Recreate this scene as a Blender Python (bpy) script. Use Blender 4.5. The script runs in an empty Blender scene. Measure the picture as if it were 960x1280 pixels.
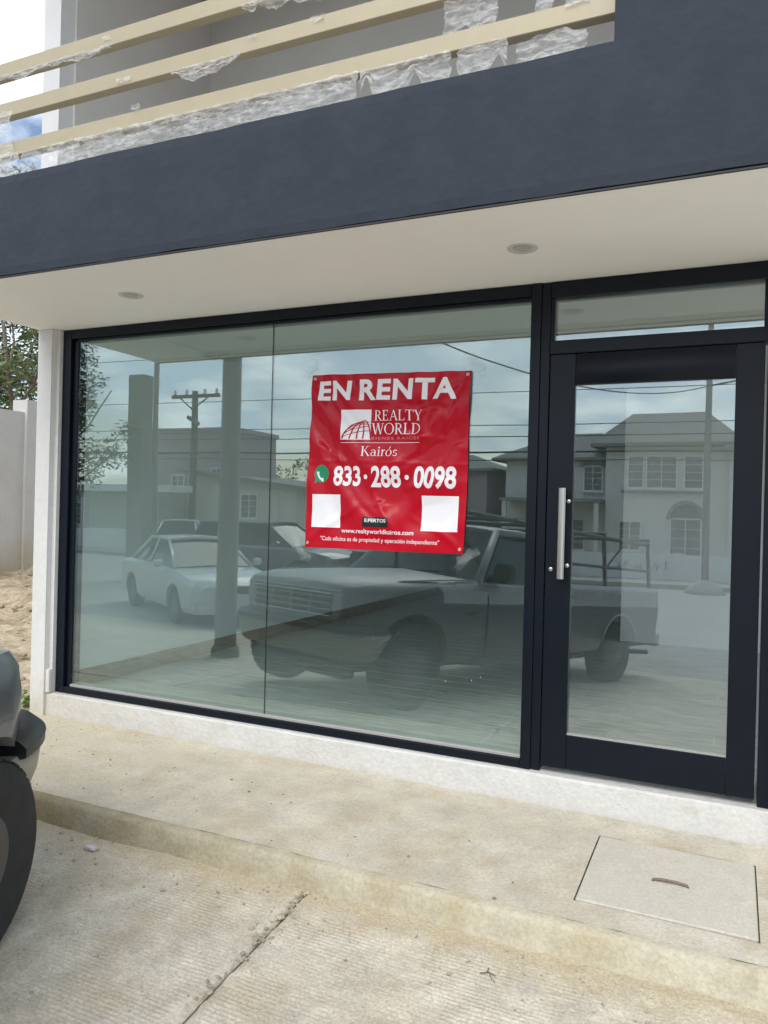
import bpy, bmesh, math, random
from mathutils import Vector, Matrix, noise
rnd = random.Random(7)
R = math.radians
sc = bpy.context.scene
col = sc.collection

# ------------------------------------------------------------------ camera
cam_d = bpy.data.cameras.new('camera')
cam = bpy.data.objects.new('camera', cam_d); col.objects.link(cam)
cam_d.sensor_fit = 'VERTICAL'; cam_d.sensor_height = 24.0
cam_d.lens = 960.0 / 1280.0 * 24.0
cam_d.clip_start = 0.05; cam_d.clip_end = 600
yaw, pit, rol = 0.42692937, -0.0020944, 0.02527440
fw = Vector((-math.sin(yaw), math.cos(yaw), 0)); rt = Vector((math.cos(yaw), math.sin(yaw), 0)); up = Vector((0, 0, 1))
f2 = math.cos(pit) * fw + math.sin(pit) * up; u2 = -math.sin(pit) * fw + math.cos(pit) * up
r3 = math.cos(rol) * rt + math.sin(rol) * u2; u3 = -math.sin(rol) * rt + math.cos(rol) * u2
M = Matrix((r3, u3, -f2)).transposed().to_4x4(); M.translation = Vector((0.8698, -3.9279, 1.2854))
cam.matrix_world = M
sc.camera = cam
sc.render.resolution_x = 768; sc.render.resolution_y = 1024

# ------------------------------------------------------------------ world, sun, exposure
SUN_EL, SUN_AZ = R(46), R(186)          # azimuth clockwise from +y
world = bpy.data.worlds.new('World'); sc.world = world; world.use_nodes = True
wt = world.node_tree; wt.nodes.clear()
def wn(t, **k):
    n = wt.nodes.new(t)
    for a, b in k.items(): setattr(n, a, b)
    return n
sky = wn('ShaderNodeTexSky'); sky.sky_type = 'NISHITA'; sky.sun_disc = False
sky.sun_elevation = SUN_EL; sky.sun_rotation = SUN_AZ; sky.air_density = 1.0; sky.dust_density = 1.5
tc = wn('ShaderNodeTexCoord'); sep = wn('ShaderNodeSeparateXYZ'); wt.links.new(tc.outputs['Generated'], sep.inputs[0])
zz = wn('ShaderNodeMath', operation='MAXIMUM'); wt.links.new(sep.outputs[2], zz.inputs[0]); zz.inputs[1].default_value = 0.0
za = wn('ShaderNodeMath', operation='ADD'); wt.links.new(zz.outputs[0], za.inputs[0]); za.inputs[1].default_value = 0.22
dv = wn('ShaderNodeVectorMath', operation='DIVIDE'); cz = wn('ShaderNodeCombineXYZ')
for i in range(3): wt.links.new(za.outputs[0], cz.inputs[i])
wt.links.new(tc.outputs['Generated'], dv.inputs[0]); wt.links.new(cz.outputs[0], dv.inputs[1])
n1 = wn('ShaderNodeTexNoise'); n1.inputs['Scale'].default_value = 1.5; n1.inputs['Detail'].default_value = 9; n1.inputs['Roughness'].default_value = 0.56; n1.inputs['Distortion'].default_value = 0.3
wt.links.new(dv.outputs[0], n1.inputs['Vector'])
r1 = wn('ShaderNodeValToRGB'); r1.color_ramp.elements[0].position = 0.37; r1.color_ramp.elements[1].position = 0.58
wt.links.new(n1.outputs['Fac'], r1.inputs[0])
n2 = wn('ShaderNodeTexNoise'); n2.inputs['Scale'].default_value = 2.6; n2.inputs['Detail'].default_value = 7; n2.inputs['Roughness'].default_value = 0.55
mp = wn('ShaderNodeMapping'); mp.inputs['Location'].default_value = (3.1, 1.7, 0); wt.links.new(dv.outputs[0], mp.inputs[0]); wt.links.new(mp.outputs[0], n2.inputs['Vector'])
r2 = wn('ShaderNodeValToRGB'); e = r2.color_ramp.elements
e[0].position = 0.42; e[0].color = (6.9, 8.3, 9.9, 1); e[1].position = 0.60; e[1].color = (12.2, 12.6, 13.0, 1)
wt.links.new(n2.outputs['Fac'], r2.inputs[0])
mx = wn('ShaderNodeMixRGB'); wt.links.new(r1.outputs[0], mx.inputs[0]); wt.links.new(sky.outputs[0], mx.inputs[1]); wt.links.new(r2.outputs[0], mx.inputs[2])
bg = wn('ShaderNodeBackground'); bg.inputs['Strength'].default_value = 0.10
wt.links.new(mx.outputs[0], bg.inputs[0])
wo = wn('ShaderNodeOutputWorld'); wt.links.new(bg.outputs[0], wo.inputs[0])

sun_d = bpy.data.lights.new('sun', 'SUN'); sun_d.energy = 1.3; sun_d.angle = R(40); sun_d.color = (1.0, 0.95, 0.87)
sun = bpy.data.objects.new('sun', sun_d); col.objects.link(sun)
sv = Vector((math.sin(SUN_AZ) * math.cos(SUN_EL), math.cos(SUN_AZ) * math.cos(SUN_EL), math.sin(SUN_EL)))
sun.rotation_euler = sv.to_track_quat('Z', 'Y').to_euler(); sun.location = (0, -10, 20)
vs = sc.view_settings
vs.view_transform = 'Standard'; vs.look = 'None'; vs.exposure = 0.84; vs.gamma = 1.0; vs.use_curve_mapping = False
sc.cycles.max_bounces = 10; sc.cycles.transparent_max_bounces = 16; sc.cycles.glossy_bounces = 5; sc.cycles.diffuse_bounces = 5

# ------------------------------------------------------------------ materials
def mat(name, base, rough=0.6, metal=0.0, vary=0.0, vscale=4.0, dark=None, dscale=2.0, damt=0.0, bump=0.0, bscale=60.0, spec=0.5, stretch=None, dpos=(0.45, 0.7), coat=0.0):
    m = bpy.data.materials.new(name); m.use_nodes = True
    t = m.node_tree; b = t.nodes['Principled BSDF']
    b.inputs['Base Color'].default_value = (*base, 1); b.inputs['Roughness'].default_value = rough; b.inputs['Metallic'].default_value = metal
    b.inputs['Specular IOR Level'].default_value = spec; b.inputs['Coat Weight'].default_value = coat
    tcn = t.nodes.new('ShaderNodeTexCoord'); src = tcn.outputs['Object']
    if stretch:
        mpn = t.nodes.new('ShaderNodeMapping'); mpn.inputs['Scale'].default_value = stretch; t.links.new(src, mpn.inputs[0]); src = mpn.outputs[0]
    last = None
    if vary > 0:
        n = t.nodes.new('ShaderNodeTexNoise'); n.inputs['Scale'].default_value = vscale; n.inputs['Detail'].default_value = 8; n.inputs['Roughness'].default_value = 0.65
        t.links.new(src, n.inputs['Vector'])
        rr = t.nodes.new('ShaderNodeMapRange'); rr.inputs[1].default_value = 0.3; rr.inputs[2].default_value = 0.7; rr.inputs[3].default_value = 1 - vary; rr.inputs[4].default_value = 1 + vary
        t.links.new(n.outputs['Fac'], rr.inputs[0])
        mu = t.nodes.new('ShaderNodeMixRGB'); mu.blend_type = 'MULTIPLY'; mu.inputs[0].default_value = 1; mu.inputs[1].default_value = (*base, 1)
        t.links.new(rr.outputs[0], mu.inputs[2]); last = mu.outputs[0]
    if dark is not None:
        n = t.nodes.new('ShaderNodeTexNoise'); n.inputs['Scale'].default_value = dscale; n.inputs['Detail'].default_value = 9; n.inputs['Roughness'].default_value = 0.62
        t.links.new(src, n.inputs['Vector'])
        rr = t.nodes.new('ShaderNodeMapRange'); rr.inputs[1].default_value = dpos[0]; rr.inputs[2].default_value = dpos[1]; rr.inputs[3].default_value = 0; rr.inputs[4].default_value = damt
        t.links.new(n.outputs['Fac'], rr.inputs[0])
        mu = t.nodes.new('ShaderNodeMixRGB'); t.links.new(rr.outputs[0], mu.inputs[0]); mu.inputs[1].default_value = (*base, 1); mu.inputs[2].default_value = (*dark, 1)
        if last is not None: t.links.new(last, mu.inputs[1])
        last = mu.outputs[0]
    if last is not None: t.links.new(last, b.inputs['Base Color'])
    if bump > 0:
        n = t.nodes.new('ShaderNodeTexNoise'); n.inputs['Scale'].default_value = bscale; n.inputs['Detail'].default_value = 6
        t.links.new(src, n.inputs['Vector'])
        bp = t.nodes.new('ShaderNodeBump'); bp.inputs['Strength'].default_value = bump; bp.inputs['Distance'].default_value = 0.01
        t.links.new(n.outputs['Fac'], bp.inputs['Height']); t.links.new(bp.outputs[0], b.inputs['Normal'])
    m['col'] = last is not None
    return m
def add_specks(m, scale, amt, scale2=None, colr=(0.3, 0.24, 0.15), amt2=0.0):
    """fine grain of the surface itself, plus small broken stains"""
    t = m.node_tree; b = t.nodes['Principled BSDF']; bc = b.inputs['Base Color']; src = bc.links[0].from_socket
    tcn = t.nodes.new('ShaderNodeTexCoord'); n = t.nodes.new('ShaderNodeTexNoise'); n.inputs['Scale'].default_value = scale; n.inputs['Detail'].default_value = 3; n.inputs['Roughness'].default_value = 0.7
    t.links.new(tcn.outputs['Object'], n.inputs['Vector'])
    rr = t.nodes.new('ShaderNodeMapRange'); rr.inputs[1].default_value = 0.3; rr.inputs[2].default_value = 0.7; rr.inputs[3].default_value = 1 - amt; rr.inputs[4].default_value = 1 + amt; t.links.new(n.outputs['Fac'], rr.inputs[0])
    mu = t.nodes.new('ShaderNodeMixRGB'); mu.blend_type = 'MULTIPLY'; mu.inputs[0].default_value = 1; t.links.new(src, mu.inputs[1]); t.links.new(rr.outputs[0], mu.inputs[2]); last = mu.outputs[0]
    if scale2:
        n = t.nodes.new('ShaderNodeTexNoise'); n.inputs['Scale'].default_value = scale2; n.inputs['Detail'].default_value = 10; n.inputs['Roughness'].default_value = 0.72; n.inputs['Distortion'].default_value = 0.4
        t.links.new(tcn.outputs['Object'], n.inputs['Vector'])
        rr = t.nodes.new('ShaderNodeMapRange'); rr.inputs[1].default_value = 0.55; rr.inputs[2].default_value = 0.68; rr.inputs[3].default_value = 0; rr.inputs[4].default_value = amt2; t.links.new(n.outputs['Fac'], rr.inputs[0])
        mu = t.nodes.new('ShaderNodeMixRGB'); t.links.new(rr.outputs[0], mu.inputs[0]); t.links.new(last, mu.inputs[1]); mu.inputs[2].default_value = (*colr, 1); last = mu.outputs[0]
    t.links.new(last, bc)
def add_band(m, axis, lo, hi, colr, amt, nscale=5.0, namt=0.6):
    """wear that grows along one object axis from lo (none) to hi (full), broken by noise"""
    t = m.node_tree; b = t.nodes['Principled BSDF']
    tcn = t.nodes.new('ShaderNodeTexCoord'); s = t.nodes.new('ShaderNodeSeparateXYZ'); t.links.new(tcn.outputs['Object'], s.inputs[0])
    n = t.nodes.new('ShaderNodeTexNoise'); n.inputs['Scale'].default_value = nscale; n.inputs['Detail'].default_value = 8; n.inputs['Roughness'].default_value = 0.65
    t.links.new(tcn.outputs['Object'], n.inputs['Vector'])
    mr = t.nodes.new('ShaderNodeMapRange'); mr.inputs[1].default_value = lo; mr.inputs[2].default_value = hi; t.links.new(s.outputs[axis], mr.inputs[0])
    ma = t.nodes.new('ShaderNodeMath'); ma.operation = 'SUBTRACT'; t.links.new(n.outputs['Fac'], ma.inputs[0]); ma.inputs[1].default_value = 0.5
    mb = t.nodes.new('ShaderNodeMath'); mb.operation = 'MULTIPLY_ADD'; t.links.new(ma.outputs[0], mb.inputs[0]); mb.inputs[1].default_value = namt * 4; t.links.new(mr.outputs[0], mb.inputs[2])
    mm = t.nodes.new('ShaderNodeMath'); mm.operation = 'MULTIPLY'; t.links.new(mb.outputs[0], mm.inputs[0]); t.links.new(mr.outputs[0], mm.inputs[1]); mm.use_clamp = True
    mc = t.nodes.new('ShaderNodeMath'); mc.operation = 'MULTIPLY'; t.links.new(mm.outputs[0], mc.inputs[0]); mc.inputs[1].default_value = amt
    mu = t.nodes.new('ShaderNodeMixRGB'); t.links.new(mc.outputs[0], mu.inputs[0]); mu.inputs[2].default_value = (*colr, 1)
    bc = b.inputs['Base Color']
    if bc.is_linked:
        fs = bc.links[0].from_socket; t.links.new(fs, mu.inputs[1])
    else: mu.inputs[1].default_value = bc.default_value
    t.links.new(mu.outputs[0], bc)

m_white = mat('white_wall_paint', (0.64, 0.638, 0.625), 0.7, vary=0.05, vscale=3, dark=(0.55, 0.52, 0.45), dscale=3.0, damt=0.25, bump=0.25, bscale=35)
add_band(m_white, 2, 0.25, -0.2, (0.42, 0.36, 0.24), 0.55, 6)
m_plinth = mat('plinth_paint', (0.57, 0.568, 0.552), 0.7, vary=0.05, vscale=5, dark=(0.50, 0.46, 0.38), dscale=7.0, damt=0.4, bump=0.5, bscale=45, dpos=(0.58, 0.75))
add_band(m_plinth, 2, -0.13, -0.215, (0.36, 0.31, 0.22), 0.55, 14, 0.5)
add_band(m_plinth, 0, -1.6, -3.9, (0.46, 0.40, 0.28), 0.6, 4)
m_soffit = mat('soffit_paint', (0.93, 0.915, 0.865), 0.75, vary=0.03, vscale=1.3, bump=0.15, bscale=9)
m_beam = mat('slate_blue_render', (0.029, 0.037, 0.051), 0.75, vary=0.06, vscale=2.2, dark=(0.045, 0.053, 0.068), dscale=5.5, damt=0.35, bump=0.35, bscale=22, spec=0.2)
m_alu = mat('dark_blue_aluminium', (0.002, 0.005, 0.011), 0.38, vary=0.15, vscale=3, dark=(0.08, 0.09, 0.10), dscale=90, damt=0.3, dpos=(0.64, 0.8), spec=0.27)
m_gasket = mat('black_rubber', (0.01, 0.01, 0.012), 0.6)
m_bead = mat('grey_bead', (0.32, 0.32, 0.31), 0.5)
m_steel = mat('brushed_steel', (0.62, 0.60, 0.57), 0.28, metal=1.0, vary=0.06, vscale=60, stretch=(1, 1, 0.05))
m_trim = mat('downlight_trim', (0.66, 0.65, 0.62), 0.5)
m_lens = mat('downlight_lens', (0.50, 0.50, 0.47), 0.35)
m_rail = mat('beige_rail_paint', (0.365, 0.31, 0.205), 0.42, vary=0.05, vscale=6)
m_grey = mat('grey_balcony_render', (0.54, 0.525, 0.50), 0.85, vary=0.07, vscale=1.1, bump=0.2, bscale=30)
m_post = mat('pale_balcony_paint', (0.60, 0.60, 0.60), 0.8, vary=0.05, vscale=3)
m_room = mat('room_wall_paint', (0.68, 0.71, 0.70), 0.7, vary=0.03, vscale=2)
m_room2 = mat('room_partition_paint', (0.80, 0.81, 0.80), 0.7, vary=0.02, vscale=2)
m_skirt = mat('wood_look_skirting', (0.23, 0.19, 0.155), 0.5, vary=0.3, vscale=7, stretch=(6, 0.8, 6))
m_tile = mat('grey_wood_look_tile', (0.50, 0.50, 0.495), 0.35, vary=0.28, vscale=5, stretch=(0.7, 7, 1), dark=(0.20, 0.20, 0.20), dscale=4, damt=0.45)
m_grout = mat('tile_grout', (0.75, 0.75, 0.74), 0.8)
m_side = mat('sidewalk_concrete', (0.49, 0.455, 0.375), 0.85, vary=0.17, vscale=4.5, dark=(0.40, 0.33, 0.225), dscale=3.6, damt=0.7, bump=0.3, bscale=70)
add_band(m_side, 0, 0.1, -3.6, (0.50, 0.425, 0.28), 0.6, 3.2)
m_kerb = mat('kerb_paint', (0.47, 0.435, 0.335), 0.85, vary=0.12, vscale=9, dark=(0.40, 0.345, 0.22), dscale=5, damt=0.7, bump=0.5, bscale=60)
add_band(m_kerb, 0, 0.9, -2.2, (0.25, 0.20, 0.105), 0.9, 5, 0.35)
m_street = mat('ribbed_concrete', (0.49, 0.45, 0.37), 0.9, vary=0.22, vscale=7, dark=(0.40, 0.335, 0.235), dscale=3.2, damt=0.75, bump=0.35, bscale=110)
add_band(m_street, 1, -1.42, -1.16, (0.42, 0.355, 0.235), 0.85, 9, 0.55)
add_specks(m_street, 95, 0.24, 9, (0.33, 0.27, 0.18), 0.38)
add_specks(m_side, 70, 0.16, 7, (0.36, 0.30, 0.20), 0.32)
add_specks(m_kerb, 60, 0.14, 8, (0.31, 0.265, 0.17), 0.4)
add_specks(m_plinth, 40, 0.06, 9, (0.42, 0.38, 0.30), 0.3)
add_specks(m_white, 30, 0.04, 6, (0.45, 0.42, 0.35), 0.18)
m_joint = mat('joint_filler', (0.27, 0.225, 0.16), 0.95, vary=0.4, vscale=40)
m_lid = mat('hatch_concrete', (0.50, 0.475, 0.405), 0.85, vary=0.07, vscale=5, dark=(0.42, 0.38, 0.29), dscale=4, damt=0.4, bump=0.2, bscale=90)
add_specks(m_lid, 80, 0.12, 6, (0.36, 0.31, 0.22), 0.35)
m_gap = mat('hatch_gap_dirt', (0.16, 0.135, 0.10), 0.95, vary=0.4, vscale=30)
m_rust = mat('rusty_iron', (0.17, 0.125, 0.095), 0.8, vary=0.4, vscale=40)
m_dirt = mat('bare_dirt', (0.44, 0.36, 0.245), 0.95, vary=0.30, vscale=6, dark=(0.21, 0.15, 0.085), dscale=2.6, damt=0.9, bump=1.0, bscale=14, dpos=(0.47, 0.66))
add_specks(m_dirt, 22, 0.3, 5, (0.20, 0.15, 0.09), 0.6)
m_lotwall = mat('unpainted_plaster', (0.52, 0.51, 0.49), 0.9, vary=0.10, vscale=1.2, dark=(0.40, 0.36, 0.29), dscale=1.0, damt=0.5, bump=0.3, bscale=25)
add_band(m_lotwall, 2, 1.2, 0.3, (0.40, 0.33, 0.22), 0.7, 2)
m_road = mat('road_concrete', (0.36, 0.345, 0.315), 0.9, vary=0.12, vscale=1.2, dark=(0.25, 0.235, 0.20), dscale=0.7, damt=0.6, bump=0.3, bscale=40)
m_leafA = mat('leaf_green', (0.085, 0.125, 0.035), 0.6, vary=0.45, vscale=2.0)
m_leafB = mat('leaf_olive', (0.10, 0.105, 0.04), 0.6, vary=0.45, vscale=2.0)
m_leafD = mat('leaf_dark', (0.045, 0.06, 0.028), 0.6, vary=0.4, vscale=2.0)
m_bark = mat('bark', (0.14, 0.11, 0.08), 0.9, vary=0.3, vscale=10)
m_red = mat('red_vinyl', (0.48, 0.006, 0.020), 0.24, vary=0.05, vscale=3, spec=0.22)
m_print = mat('white_print', (0.86, 0.85, 0.88), 0.35)
m_printp = mat('pink_print', (0.70, 0.25, 0.28), 0.4)
m_printg = mat('green_print', (0.01, 0.27, 0.12), 0.35)
m_printk = mat('black_print', (0.015, 0.012, 0.012), 0.35)
m_tyre = mat('tyre_rubber', (0.012, 0.013, 0.0145), 0.72, vary=0.35, vscale=9, dark=(0.030, 0.029, 0.027), dscale=5, damt=0.5, bump=0.3, bscale=50)
m_rim = mat('rim_alloy', (0.09, 0.09, 0.095), 0.4, metal=0.5)
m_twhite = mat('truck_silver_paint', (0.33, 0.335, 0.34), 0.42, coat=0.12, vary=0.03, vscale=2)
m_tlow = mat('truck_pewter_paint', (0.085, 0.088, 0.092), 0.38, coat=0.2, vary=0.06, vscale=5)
m_black = mat('black_plastic', (0.011, 0.012, 0.014), 0.42, vary=0.15, vscale=8)
m_bump = mat('dusty_bumper', (0.30, 0.275, 0.23), 0.40, vary=0.15, vscale=7, metal=0.25)
m_chrome = mat('chrome', (0.6, 0.6, 0.6), 0.18, metal=1.0)
m_well = mat('wheel_well', (0.008, 0.008, 0.008), 0.95)
m_carglass = mat('car_glass', (0.02, 0.024, 0.026), 0.06, spec=0.35)
m_lamp = mat('headlamp_glass', (0.45, 0.46, 0.47), 0.12, spec=0.8)
m_rack = mat('rack_steel', (0.09, 0.09, 0.09), 0.6)
m_sedan = mat('white_car_paint', (0.52, 0.53, 0.53), 0.25, coat=0.5)
m_suv = mat('charcoal_car_paint', (0.035, 0.038, 0.042), 0.25, coat=0.5)
m_red_lamp = mat('red_lamp', (0.35, 0.02, 0.02), 0.25)
m_house = mat('house_stucco', (0.62, 0.615, 0.58), 0.85, vary=0.05, vscale=1.0)
m_house2 = mat('house_cream', (0.60, 0.58, 0.50), 0.85, vary=0.05, vscale=1.0)
m_house3 = mat('house_mauve', (0.36, 0.30, 0.30), 0.85, vary=0.07, vscale=1.0)
m_house4 = mat('house_white', (0.62, 0.62, 0.61), 0.85, vary=0.05, vscale=1.0)
m_roof = mat('house_roof', (0.21, 0.21, 0.195), 0.85, vary=0.15, vscale=2.0)
m_win = mat('window_glass', (0.14, 0.145, 0.15), 0.08, spec=0.7)
m_pole = mat('pole_concrete', (0.26, 0.255, 0.24), 0.9, vary=0.1, vscale=3)
m_wood = mat('pole_wood', (0.10, 0.085, 0.07), 0.9, vary=0.25, vscale=5)
m_cable = mat('cable_black', (0.02, 0.02, 0.02), 0.7)
m_winf = mat('window_frame_white', (0.75, 0.75, 0.74), 0.5)
m_stone = mat('pebble', (0.36, 0.31, 0.23), 0.9, vary=0.45, vscale=18)
m_can = mat('crushed_carton', (0.55, 0.48, 0.47), 0.6, vary=0.25, vscale=20)

def glass_mat(name, tint, refl):
    m = bpy.data.materials.new(name); m.use_nodes = True; t = m.node_tree; t.nodes.clear()
    o = t.nodes.new('ShaderNodeOutputMaterial'); mixs = t.nodes.new('ShaderNodeMixShader')
    tr = t.nodes.new('ShaderNodeBsdfTransparent'); tr.inputs[0].default_value = (*tint, 1)
    gl = t.nodes.new('ShaderNodeBsdfGlossy'); gl.inputs['Roughness'].default_value = 0.0; gl.inputs['Color'].default_value = (0.86, 0.97, 0.98, 1)
    fr = t.nodes.new('ShaderNodeLayerWeight'); fr.inputs[0].default_value = 0.5
    pw = t.nodes.new('ShaderNodeMath'); pw.operation = 'POWER'; pw.inputs[1].default_value = 5; t.links.new(fr.outputs['Facing'], pw.inputs[0])
    ad = t.nodes.new('ShaderNodeMath'); ad.operation = 'MULTIPLY_ADD'; ad.inputs[1].default_value = 1 - refl; ad.inputs[2].default_value = refl; t.links.new(pw.outputs[0], ad.inputs[0])
    # a very faint large-scale waviness of float glass
    tcn = t.nodes.new('ShaderNodeTexCoord'); nn = t.nodes.new('ShaderNodeTexNoise'); nn.inputs['Scale'].default_value = 1.1; nn.inputs['Detail'].default_value = 1
    t.links.new(tcn.outputs['Object'], nn.inputs['Vector'])
    bp = t.nodes.new('ShaderNodeBump'); bp.inputs['Strength'].default_value = 0.25; bp.inputs['Distance'].default_value = 0.004; t.links.new(nn.outputs['Fac'], bp.inputs['Height'])
    t.links.new(bp.outputs[0], gl.inputs['Normal'])
    t.links.new(ad.outputs[0], mixs.inputs[0]); t.links.new(tr.outputs[0], mixs.inputs[1]); t.links.new(gl.outputs[0], mixs.inputs[2]); t.links.new(mixs.outputs[0], o.inputs[0])
    return m
m_glass = glass_mat('shop_glass_green', (0.90, 0.965, 0.945), 0.15)
m_glassd = glass_mat('door_glass', (0.94, 0.965, 0.955), 0.16)
def film_mat(name, alpha):
    m = bpy.data.materials.new(name); m.use_nodes = True; t = m.node_tree; t.nodes.clear()
    o = t.nodes.new('ShaderNodeOutputMaterial'); mixs = t.nodes.new('ShaderNodeMixShader')
    tr = t.nodes.new('ShaderNodeBsdfTransparent'); pr = t.nodes.new('ShaderNodeBsdfPrincipled')
    pr.inputs['Base Color'].default_value = (0.93, 0.93, 0.93, 1); pr.inputs['Roughness'].default_value = 0.3
    tl = t.nodes.new('ShaderNodeBsdfTranslucent'); tl.inputs[0].default_value = (0.85, 0.85, 0.85, 1)
    m2 = t.nodes.new('ShaderNodeMixShader'); m2.inputs[0].default_value = 0.4; t.links.new(pr.outputs[0], m2.inputs[1]); t.links.new(tl.outputs[0], m2.inputs[2])
    tcn = t.nodes.new('ShaderNodeTexCoord'); nn = t.nodes.new('ShaderNodeTexNoise'); nn.inputs['Scale'].default_value = 9; nn.inputs['Distortion'].default_value = 1.2; nn.inputs['Detail'].default_value = 6
    mpn = t.nodes.new('ShaderNodeMapping'); mpn.inputs['Scale'].default_value = (1.2, 4, 5.5); mpn.inputs['Rotation'].default_value = (0, 0.5, 0); t.links.new(tcn.outputs['Object'], mpn.inputs[0]); t.links.new(mpn.outputs[0], nn.inputs['Vector'])
    mr = t.nodes.new('ShaderNodeMapRange'); mr.inputs[1].default_value = 0.35; mr.inputs[2].default_value = 0.65; mr.inputs[3].default_value = alpha * 0.35; mr.inputs[4].default_value = min(1, alpha * 1.6)
    t.links.new(nn.outputs['Fac'], mr.inputs[0]); t.links.new(mr.outputs[0], mixs.inputs[0])
    t.links.new(tr.outputs[0], mixs.inputs[1]); t.links.new(m2.outputs[0], mixs.inputs[2]); t.links.new(mixs.outputs[0], o.inputs[0])
    return m
m_film = film_mat('cling_film', 0.34)
m_tape = film_mat('clear_tape', 0.10)

# ------------------------------------------------------------------ helpers
def link(name, me, m=None, parent=None, smooth=False):
    o = bpy.data.objects.new(name, me); col.objects.link(o)
    if m is not None:
        for x in (m if isinstance(m, (list, tuple)) else [m]): me.materials.append(x)
    if smooth:
        for p in me.polygons: p.use_smooth = True
    if parent is not None: o.parent = parent
    return o
def obj(name, bm, m=None, parent=None, smooth=False):
    me = bpy.data.meshes.new(name); bm.normal_update(); bm.to_mesh(me); bm.free()
    return link(name, me, m, parent, smooth)
def thing(name, label, cat, loc=(0, 0, 0), group=None, rot=(0, 0, 0)):
    o = bpy.data.objects.new(name, None); col.objects.link(o); o.location = loc; o.rotation_euler = rot; o.empty_display_size = 0.1
    tag(o, label, cat, group); return o
def tag(o, label=None, cat=None, group=None, kind=None):
    if label: o['label'] = label
    if cat: o['category'] = cat
    if group: o['group'] = group
    if kind: o['kind'] = kind
    return o
def bx(bm, x0, x1, y0, y1, z0, z1, bev=0.0, seg=1, mi=0):
    b = bm if bev == 0 else bmesh.new()
    vs = [b.verts.new(p) for p in [(x0, y0, z0), (x1, y0, z0), (x1, y1, z0), (x0, y1, z0), (x0, y0, z1), (x1, y0, z1), (x1, y1, z1), (x0, y1, z1)]]
    for q in [(0, 3, 2, 1), (4, 5, 6, 7), (0, 1, 5, 4), (1, 2, 6, 5), (2, 3, 7, 6), (3, 0, 4, 7)]:
        f = b.faces.new([vs[i] for i in q]); f.material_index = mi
    if bev > 0:
        bmesh.ops.bevel(b, geom=b.edges[:], offset=bev, segments=seg, affect='EDGES')
        me = bpy.data.meshes.new('tmp'); b.to_mesh(me); b.free(); bm.from_mesh(me); bpy.data.meshes.remove(me)
    return bm
def box(*a, **k): return bx(bmesh.new(), *a, **k)
def tube(bm, pts, rad, n=8, cap=True):
    pts = [Vector(p) for p in pts]
    rads = rad if isinstance(rad, (list, tuple)) else [rad] * len(pts)
    rings = []
    for i, p in enumerate(pts):
        d = (pts[min(i + 1, len(pts) - 1)] - pts[max(i - 1, 0)]).normalized()
        a = d.orthogonal().normalized() if i == 0 else (pa - d * pa.dot(d)).normalized()
        pa = a; b = d.cross(a)
        rings.append([bm.verts.new(p + (a * math.cos(2 * math.pi * j / n) + b * math.sin(2 * math.pi * j / n)) * rads[i]) for j in range(n)])
    for i in range(len(rings) - 1):
        for j in range(n): bm.faces.new([rings[i][j], rings[i][(j + 1) % n], rings[i + 1][(j + 1) % n], rings[i + 1][j]])
    if cap:
        bm.faces.new(rings[0][::-1]); bm.faces.new(rings[-1])
    return bm
def lathe(bm, prof, axis='z', n=24, c=(0, 0, 0), close=False):
    rings = []
    for r, h in prof:
        ring = []
        for j in range(n):
            a = 2 * math.pi * j / n; x, y = r * math.cos(a), r * math.sin(a)
            p = {'z': (x, y, h), 'y': (x, h, y), 'x': (h, x, y)}[axis]
            ring.append(bm.verts.new(Vector(p) + Vector(c)))
        rings.append(ring)
    k = len(rings)
    for i in range(k if close else k - 1):
        A, B = rings[i], rings[(i + 1) % k]
        for j in range(n): bm.faces.new([A[j], A[(j + 1) % n], B[(j + 1) % n], B[j]])
    if not close:
        bm.faces.new(rings[0][::-1]); bm.faces.new(rings[-1])
    bmesh.ops.recalc_face_normals(bm, faces=bm.faces[:])
    return bm
def fbm(x, y, z=0.0, o=4): return noise.fractal(Vector((x, y, z)), 1.0, 2.0, o)

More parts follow.
